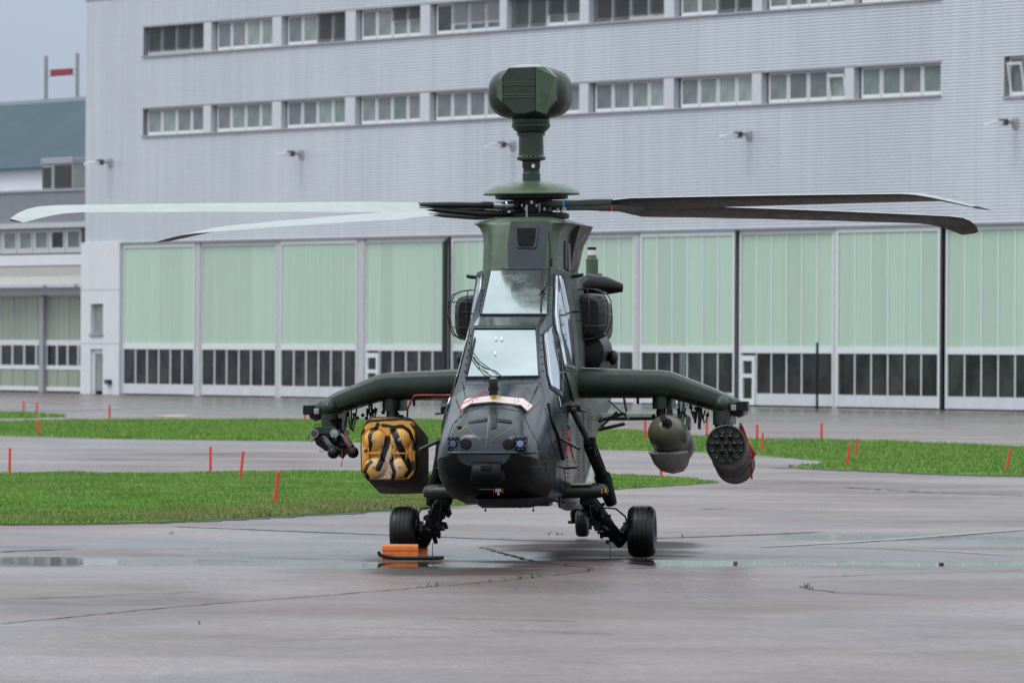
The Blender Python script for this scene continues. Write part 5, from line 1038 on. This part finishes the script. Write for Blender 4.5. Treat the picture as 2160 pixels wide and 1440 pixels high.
# ejection scoop under the pod
def sc_ring(y, w, z0_, z1_): return [QM @ Vector((w*a, y, z0_ + (z1_-z0_)*b)) for a, b in ((-1,.0),(-.96,.25),(-.85,.6),(-.6,.88),(0,1),(.6,.88),(.85,.6),(.96,.25),(1,.0))]
mb = MB(); mb.rings([sc_ring(.28,.20,-.20,-.215), sc_ring(.40,.20,-.17,-.30), sc_ring(.75,.20,-.15,-.34), sc_ring(1.1,.18,-.13,-.33), sc_ring(1.4,.1,-.1,-.2)]); mb.build('ejector_fairing', M['scoop'], o, off=p0, smooth=50)
mb = MB(); mb.box((-.05,.3,.17),(.05,.9,.205), QM); 
for yy in (.45,.75): mb.tube([QM @ Vector((0,yy,.18)), QM @ Vector((0,yy,.30))], .022, 8)
mb.build('suspension_lug', M['black'], o, off=p0); mb = MB(); mb.box((.17,.5,.08),(.21,.75,.2), QM); mb.build('side_bracket', M['green'], o, off=p0)
# striped launcher box
CU = lambda x, y: (640 + x/4.8, 760 + y/4.8); YF = .0
O_ = [(690,573),(860,568),(1050,570),(1105,595),(1135,640),(1142,800),(1140,1100),(1120,1160),(1080,1205),(860,1214),(660,1210),(612,1170),(584,1110),(578,900),(582,740),(605,670),(640,610)]
o, p0 = store('striped_launcher', 818, 945, YF, 'square missile launcher painted in orange and black tiger stripes under the left wing', 'missile launcher')
def Lc(x, y, yy, sx_=0, sy_=0): return L(*CU(x + sx_, y + sy_), yy)
front = [Lc(x, y, YF+.02) for x, y in O_]; rear = [Lc(x, y, 1.25, 128, 138) for x, y in O_]; cc = sum(front, Vector())/len(front)
frn = [p.lerp(cc, .02) + Vector((0,-.02,0)) for p in front]
M['tiger_side'] = NT('tiger_striped_side'); t = M['tiger_side']; co = t.coord()
n = t.noise(1.0, 3, t.coord((3, 1.2, 3.5))); st = t.rng(n, .50, .53); t.l(t.mix(st, (.14,.082,.036), (.016,.011,.008)), t.b.inputs['Base Color']); t.b.inputs['Roughness'].default_value = .65; t.b.inputs['Specular IOR Level'].default_value = .25; M['tiger_side'] = t.m
mb = MB(); mb.rings([frn, front, [a.lerp(b,.5) for a, b in zip(front, rear)], rear], cap=False); mb.add([p + Vector((0,.0,0)) for p in rear], [tuple(range(len(rear)))]); mb.build('launcher_body', M['tiger_side'], o, off=p0, smooth=50)
t = NT('tiger_painted_face'); at = t.n('Attribute', attribute_name='stripe'); at2 = t.n('Attribute', attribute_name='cream')
ncf = t.noise(9, 5, None, lo=.3, hi=.7, to=(-.25,.25)); cf = t.math('ADD', at2.outputs['Fac'], ncf); cf = t.rng(cf, .25, .85)
c_ = t.mix(cf, (.85,.44,.08), (.78,.62,.46)); c_ = t.mix(t.noise(30,4,None,lo=.62,hi=.75), c_, (.35,.15,.04)); c_ = t.mix(at.outputs['Fac'], c_, (.012,.011,.010)); t.l(c_, t.b.inputs['Base Color']); t.b.inputs['Roughness'].default_value = .38; M['tiger'] = t.m
STR = [([(600,660),(640,628),(690,610),(850,600),(1000,592),(1135,608)],10),([(752,650),(735,690),(700,710),(672,760),(682,850),(668,900),(635,922)],15),([(805,655),(900,674),(1000,665),(1070,715),(1112,800),(1122,900)],13),
 ([(905,700),(940,770),(968,850),(995,910),(1030,990),(1075,1070)],24),([(852,785),(845,850),(812,950),(788,1020),(758,1095)],21),([(685,1028),(648,1060),(625,1120),(652,1195)],13),([(890,985),(898,1060),(920,1130),(905,1205)],15),([(1108,1030),(1102,1090),(1040,1170)],15),([(585,755),(622,700)],8),([(1090,640),(1132,700)],8)]
DM = [(722,802),(985,796),(725,1083),(972,1083)]
def pip(x, y, poly):
    c = False; n = len(poly)
    for i in range(n):
        x0,y0 = poly[i]; x1,y1 = poly[(i+1)%n]
        if (y0 > y) != (y1 > y) and x < (x1-x0)*(y-y0)/(y1-y0)+x0: c = not c
    return c
cxo = sum(p[0] for p in O_)/len(O_); cyo = sum(p[1] for p in O_)/len(O_); Oi = [(cxo+(x-cxo)*.985, cyo+(y-cyo)*.985) for x, y in O_]
# polar grid that follows the outline
NR, NA = 70, 200; per = []
import bisect
seg = [math.hypot(Oi[(i+1)%len(Oi)][0]-Oi[i][0], Oi[(i+1)%len(Oi)][1]-Oi[i][1]) for i in range(len(Oi))]; cum = [0]
for s_ in seg: cum.append(cum[-1]+s_)
for k in range(NA):
    d_ = cum[-1]*k/NA; i = bisect.bisect_right(cum, d_)-1; f = (d_-cum[i])/seg[i]; a_, b_ = Oi[i], Oi[(i+1)%len(Oi)]; per.append((a_[0]+(b_[0]-a_[0])*f, a_[1]+(b_[1]-a_[1])*f))
V = []; SA = []; CA = []
def segd(x, y, pl):
    best = 1e9
    for (x0,y0),(x1,y1) in zip(pl[:-1], pl[1:]):
        dx, dy = x1-x0, y1-y0; t_ = max(0, min(1, ((x-x0)*dx+(y-y0)*dy)/(dx*dx+dy*dy))); best = min(best, math.hypot(x-x0-t_*dx, y-y0-t_*dy))
    return best
for i in range(NR+1):
    fr = i/NR
    for k in range(NA):
        x = cxo+(per[k][0]-cxo)*fr; y = cyo+(per[k][1]-cyo)*fr; dep = 0
        for dx, dy in DM:
            q_ = math.hypot(x-dx, y-dy)/108
            if q_ < 1: dep = max(dep, .075*math.sqrt(1-q_*q_))
            elif q_ < 1.12: dep = min(dep, -.012)
        if 620 < x < 1090 and 925 < y < 950 and (abs(x-725) < 75 or abs(x-985) < 75): dep = max(dep, .02)
        edge = max(0, (fr-.93)/.07); dep -= .02*edge**2
        V.append(Lc(x, y, YF - dep)); s_ = 0
        jn = 6*noise.noise(Vector((x*.02, y*.02, 0)))
        for pl, hw in STR:
            d_ = segd(x, y, pl); s_ = max(s_, min(1, max(0, (hw*1.4+jn-d_)/5+.5)))
        SA.append(s_); CA.append(max(0, 1 - abs(x-840)/230)*max(0, min(1, (y-640)/300))*1.0 + .25*max(0, 1-abs(x-600)/90))
mb = MB(); mb.add(V, [(i*NA+k, i*NA+(k+1)%NA, (i+1)*NA+(k+1)%NA, (i+1)*NA+k) for i in range(NR) for k in range(NA)])
fo = mb.build('painted_front_cover', M['tiger'], o, off=p0, smooth=70)
for nm, a in (('stripe', SA), ('cream', CA)): at = fo.data.attributes.new(nm, 'FLOAT', 'POINT'); at.data.foreach_set('value', a)
for x, y in ((705,805),(975,800),(705,1073),(973,1073)):
    p = Lc(x, y, YF-.077); mb = MB(); mb.lathe([(0,-.012),(.014,-.012),(.017,-.004),(.017,.01),(0,.01)], p, 'y', 14); mb.build('cap_screw', M['white'], o, off=p0); mb = MB(); mb.lathe([(0,-.016),(.007,-.016),(.007,-.01),(0,-.01)], p, 'y', 10); mb.build('screw_hole', M['black'], o, off=p0)
for x in (655,770,885,920,1040,1085):
    mb = MB(); a_ = Lc(x, 830, YF-.03); b_ = Lc(x, 1000, YF-.03); mb.prism([a_+Vector((0,.03,0)), b_+Vector((0,.03,0)), b_+Vector((0,-.02,0)), a_.lerp(b_,.5)+Vector((0,-.02,0))], (.006,0,0)); mb.build('stiffener', M['tiger_side'] if False else M['orange_p'] if 'orange_p' in M else M['tiger'], o, off=p0, smooth=0)
for x0, x1 in ((635,790),(900,1060)):
    mb = MB(); a_ = Lc(x0, 938, YF); b_ = Lc(x1, 938, YF); mb.box(a_ + Vector((0,-.05,-.006)), b_ + Vector((0,.01,.006))); mb.build('stiffener', M['tiger'], o, off=p0, smooth=0)
mb = MB(); a_ = L(828, 872, .3); mb.tube([L(828,862,.45), L(828,878,.45), L(828,884,.45)], [.05,.06,.15], 14); mb.build('suspension_lug', M['black'], o, off=p0)
# sensor cluster on the left wingtip
o, p0 = store('missile_launcher_rail', 690, 912, .35, 'small black twin-tube launcher with two round lenses hanging from the left wingtip', 'missile launcher')
c4 = lambda x, y, yy: L(640 + x/4.8, 760 + y/4.8, yy)
mb = MB(); mb.rings([[c4(x, y, yy) for x, y in ((118,672),(318,668),(330,700),(285,745),(150,745),(105,705))] for yy in (.2, .9)]); mb.rings([[c4(x, y, yy) for x, y in ((150,700),(270,700),(260,790),(180,785))] for yy in (.24, .8)]); mb.build('launcher_saddle', M['green'], o, off=p0, smooth=0, bevel=.006)
for (x, y), mt in (((110,738),'lens'), ((312,738),'lens_g')):
    c = c4(x, y, .15); mb = MB(); mb.lathe([(.032,0),(.044,0),(.046,.012),(.042,.02),(.042,.9),(0,.9)], c, 'y', 24); mb.build('launch_tube', M['black'], o, off=p0)
    mb = MB(); mb.lathe([(.037,-.004),(.044,-.006),(.046,.004),(.038,.006)], c, 'y', 24); mb.build('lens_ring', M['palegrey'], o, off=p0); mb = MB(); mb.lathe([(0,-.010),(.034,-.008),(.035,.02),(0,.02)], c, 'y', 20); mb.build('seeker_lens', M[mt] if mt == 'lens_g' else M['dsteel'], o, off=p0)
for x, y in ((303,933),(502,930)):
    c = c4(x, y, .1); mb = MB(); mb.ball(c, .060 if x > 400 else .062, 20, 14); mb.build('ball_turret', M['black'], o, off=p0); mb = MB(); mb.tube([c + Vector((-.02,.06,.05)), c + Vector((-.08,.1,.12)), c + Vector((-.14,.15,.17))], .035, 10); mb.build('turret_arm', M['dsteel'], o, off=p0)
rr = random.Random(3); mb = MB()
for k in range(30):
    x = rr.uniform(150, 450); y = 740 + (x-100)*.42 + rr.uniform(-40, 60); c = c4(x, y, rr.uniform(.15,.5)); r = rr.uniform(.014,.04)
    if k % 2: mb.box(c - Vector((r,r,r*.7)), c + Vector((r,r,r*.7)), None)
    else: mb.tube([c, c + Vector((rr.uniform(-.09,.09), 0, rr.uniform(-.06,.04)))], r*.7, 8)
mb.rings([[c4(x, y, yy) for x, y in ((100,770),(300,740),(420,790),(480,880),(430,930),(230,920),(130,850))] for yy in (.3,.7)]); mb.build('launcher_mechanism', M['black'], o, off=p0, smooth=30)['kind'] = 'stuff'
mb = MB(); mb.rings([[c4(x, y, yy) for x, y in ((240,845),(330,865),(375,900),(355,905),(290,885))] for yy in (.1,.14)]); mb.build('mirror_plate', M['dsteel'], o, off=p0, smooth=0)
mb = MB()
for pts in ([(70,750),(45,790),(70,815),(110,800)], [(170,900),(160,920),(200,925),(215,900)], [(110,660),(130,640),(165,660)], [(400,850),(415,870),(395,890)], [(120,700),(105,660),(130,650)]): mb.tube([c4(x, y, .2) for x, y in pts], .004, 5)
mb.build('safety_wire', M['black'], o, off=p0)
mb = MB(); mb.tube([c4(290,600,.4), c4(310,670,.4)], [.08,.05], 12); mb.tube([c4(360,610,.5), c4(330,680,.4)], .04, 10); mb.build('suspension_lug', M['black'], o, off=p0)
# red streamers
def ribbon(name, pts, w, label, y, mat=M['red'], cat='ribbon'):
    P = [H(u, v, .04) if y < -1 else L(u, v, y) for u, v in pts]; o = empty(name, LM @ Matrix.Translation(P[0]), label, cat, None); mb = MB(); A = []
    for i, p in enumerate(P): d = (P[min(i+1,len(P)-1)] - P[max(i-1,0)]).normalized(); q = Vector((-d.z, 0, d.x)) * w/2; tw = .012*math.sin(i*1.9); A.append([p - q + Vector((0,tw,0)), p + q - Vector((0,tw,0)), p + q + Vector((0,.003-tw,0)), p - q + Vector((0,.003+tw,0))])
    mb.rings(A); mb.build('streamer', mat, o, off=P[0], smooth=50); mb = MB(); mb.tube([P[0] + Vector((0,0,.03)), P[0]], .012, 8); mb.build('pin', M['dsteel'], o, off=P[0])
ribbon('safety_streamer', [(1192,905),(1190,925),(1191,940),(1190,956)], .028, 'orange-red safety streamer, the shorter of two on the fuselage flank', -1.1, M['redcable'])
ribbon('safety_streamer', [(1193,930),(1196,948),(1201,965),(1205,978)], .035, 'red safety streamer, the longer of two on the fuselage flank', -1.12)
ribbon('safety_streamer', [(1562,898),(1569,915),(1575,935),(1583,948),(1591,957),(1584,967)], .045, 'red safety streamer wrapped over the rear of the rocket pod', .62)
ribbon('safety_streamer', [(1584,970),(1584,990),(1586,1010)], .02, 'narrow red strap hanging down behind the rocket pod', .9)
ribbon('safety_streamer', [(728,908),(731,925),(736,942),(730,950)], .014, 'red streamer on the small black twin-tube launcher', .05, M['redcable'])
ribbon('safety_streamer', [(721,952),(722,968),(720,984)], .008, 'thin red cord dangling below the small black twin-tube launcher', .1, M['redcable'])
# ---- wheel chocks
cz = .0
a_ = G(806, 1180); o = empty('wheel_chock', Matrix.Translation(Vector((G(844,1180).x, a_.y, a_.z))), 'orange ribbed wheel chock in front of the left main wheel', 'wheel chock', 'orange wheel chocks at the left wheel'); D = FPX/(a_.y)
W = (882-806)/D; Hc = 33/D
mb = MB(); pr = [(0,0),(-.005,.02),(.0,.055),(.008,.06),(.006,.10),(.016,.105),(.018,.135),(.05,Hc),(.10,Hc),(.17,0)]; mb.rings([[Vector((x, y, z)) for y, z in pr] for x in (-W/2, W/2)]); mb.build('chock_wedge', M['orange'], o, smooth=0, bevel=.004)
for z in (.057,.103): mb = MB(); mb.box((-W/2-.003, -.008+z*.1, z-.004), (W/2+.003, .02, z+.004)); mb.build('rib', M['orange'], o, smooth=0)
o2 = empty('wheel_chock', Matrix.Translation(Vector((G(892,1171).x, HY + .25, gz(HY)))), 'orange wheel chock half hidden behind the left main wheel', 'wheel chock', 'orange wheel chocks at the left wheel')
W2 = .30; mb = MB(); mb.rings([[Vector((x, -y, z)) for y, z in pr] for x in (-W2+.03, .05)]); mb.build('chock_wedge', M['orange'], o2, smooth=0, bevel=.004)
for z in (.057,.103): mb = MB(); mb.box((-W2+.027, -.02, z-.004), (.053, .008, z+.004)); mb.build('rib', M['orange'], o2, smooth=0)
P = [G(u, 1182) for u in (797, 800, 812, 835, 860, 900, 925, 936)]; ro = empty('chock_rope', Matrix.Translation(P[0]), 'thick black rope lying in front of the orange wheel chock', 'rope')
yq = a_.y - .06; hs = [.085,.05,.035,.02,.02,.022,.024,.028]; mb = MB(); mb.tube([Vector((p.x, yq - .02*i*0, gz(yq) + h)) - P[0] for i, (p, h) in enumerate(zip(P, hs))], [.018]+[.02]*6+[.017], 10); mb.build('rope_strand', M['rubber'], ro)
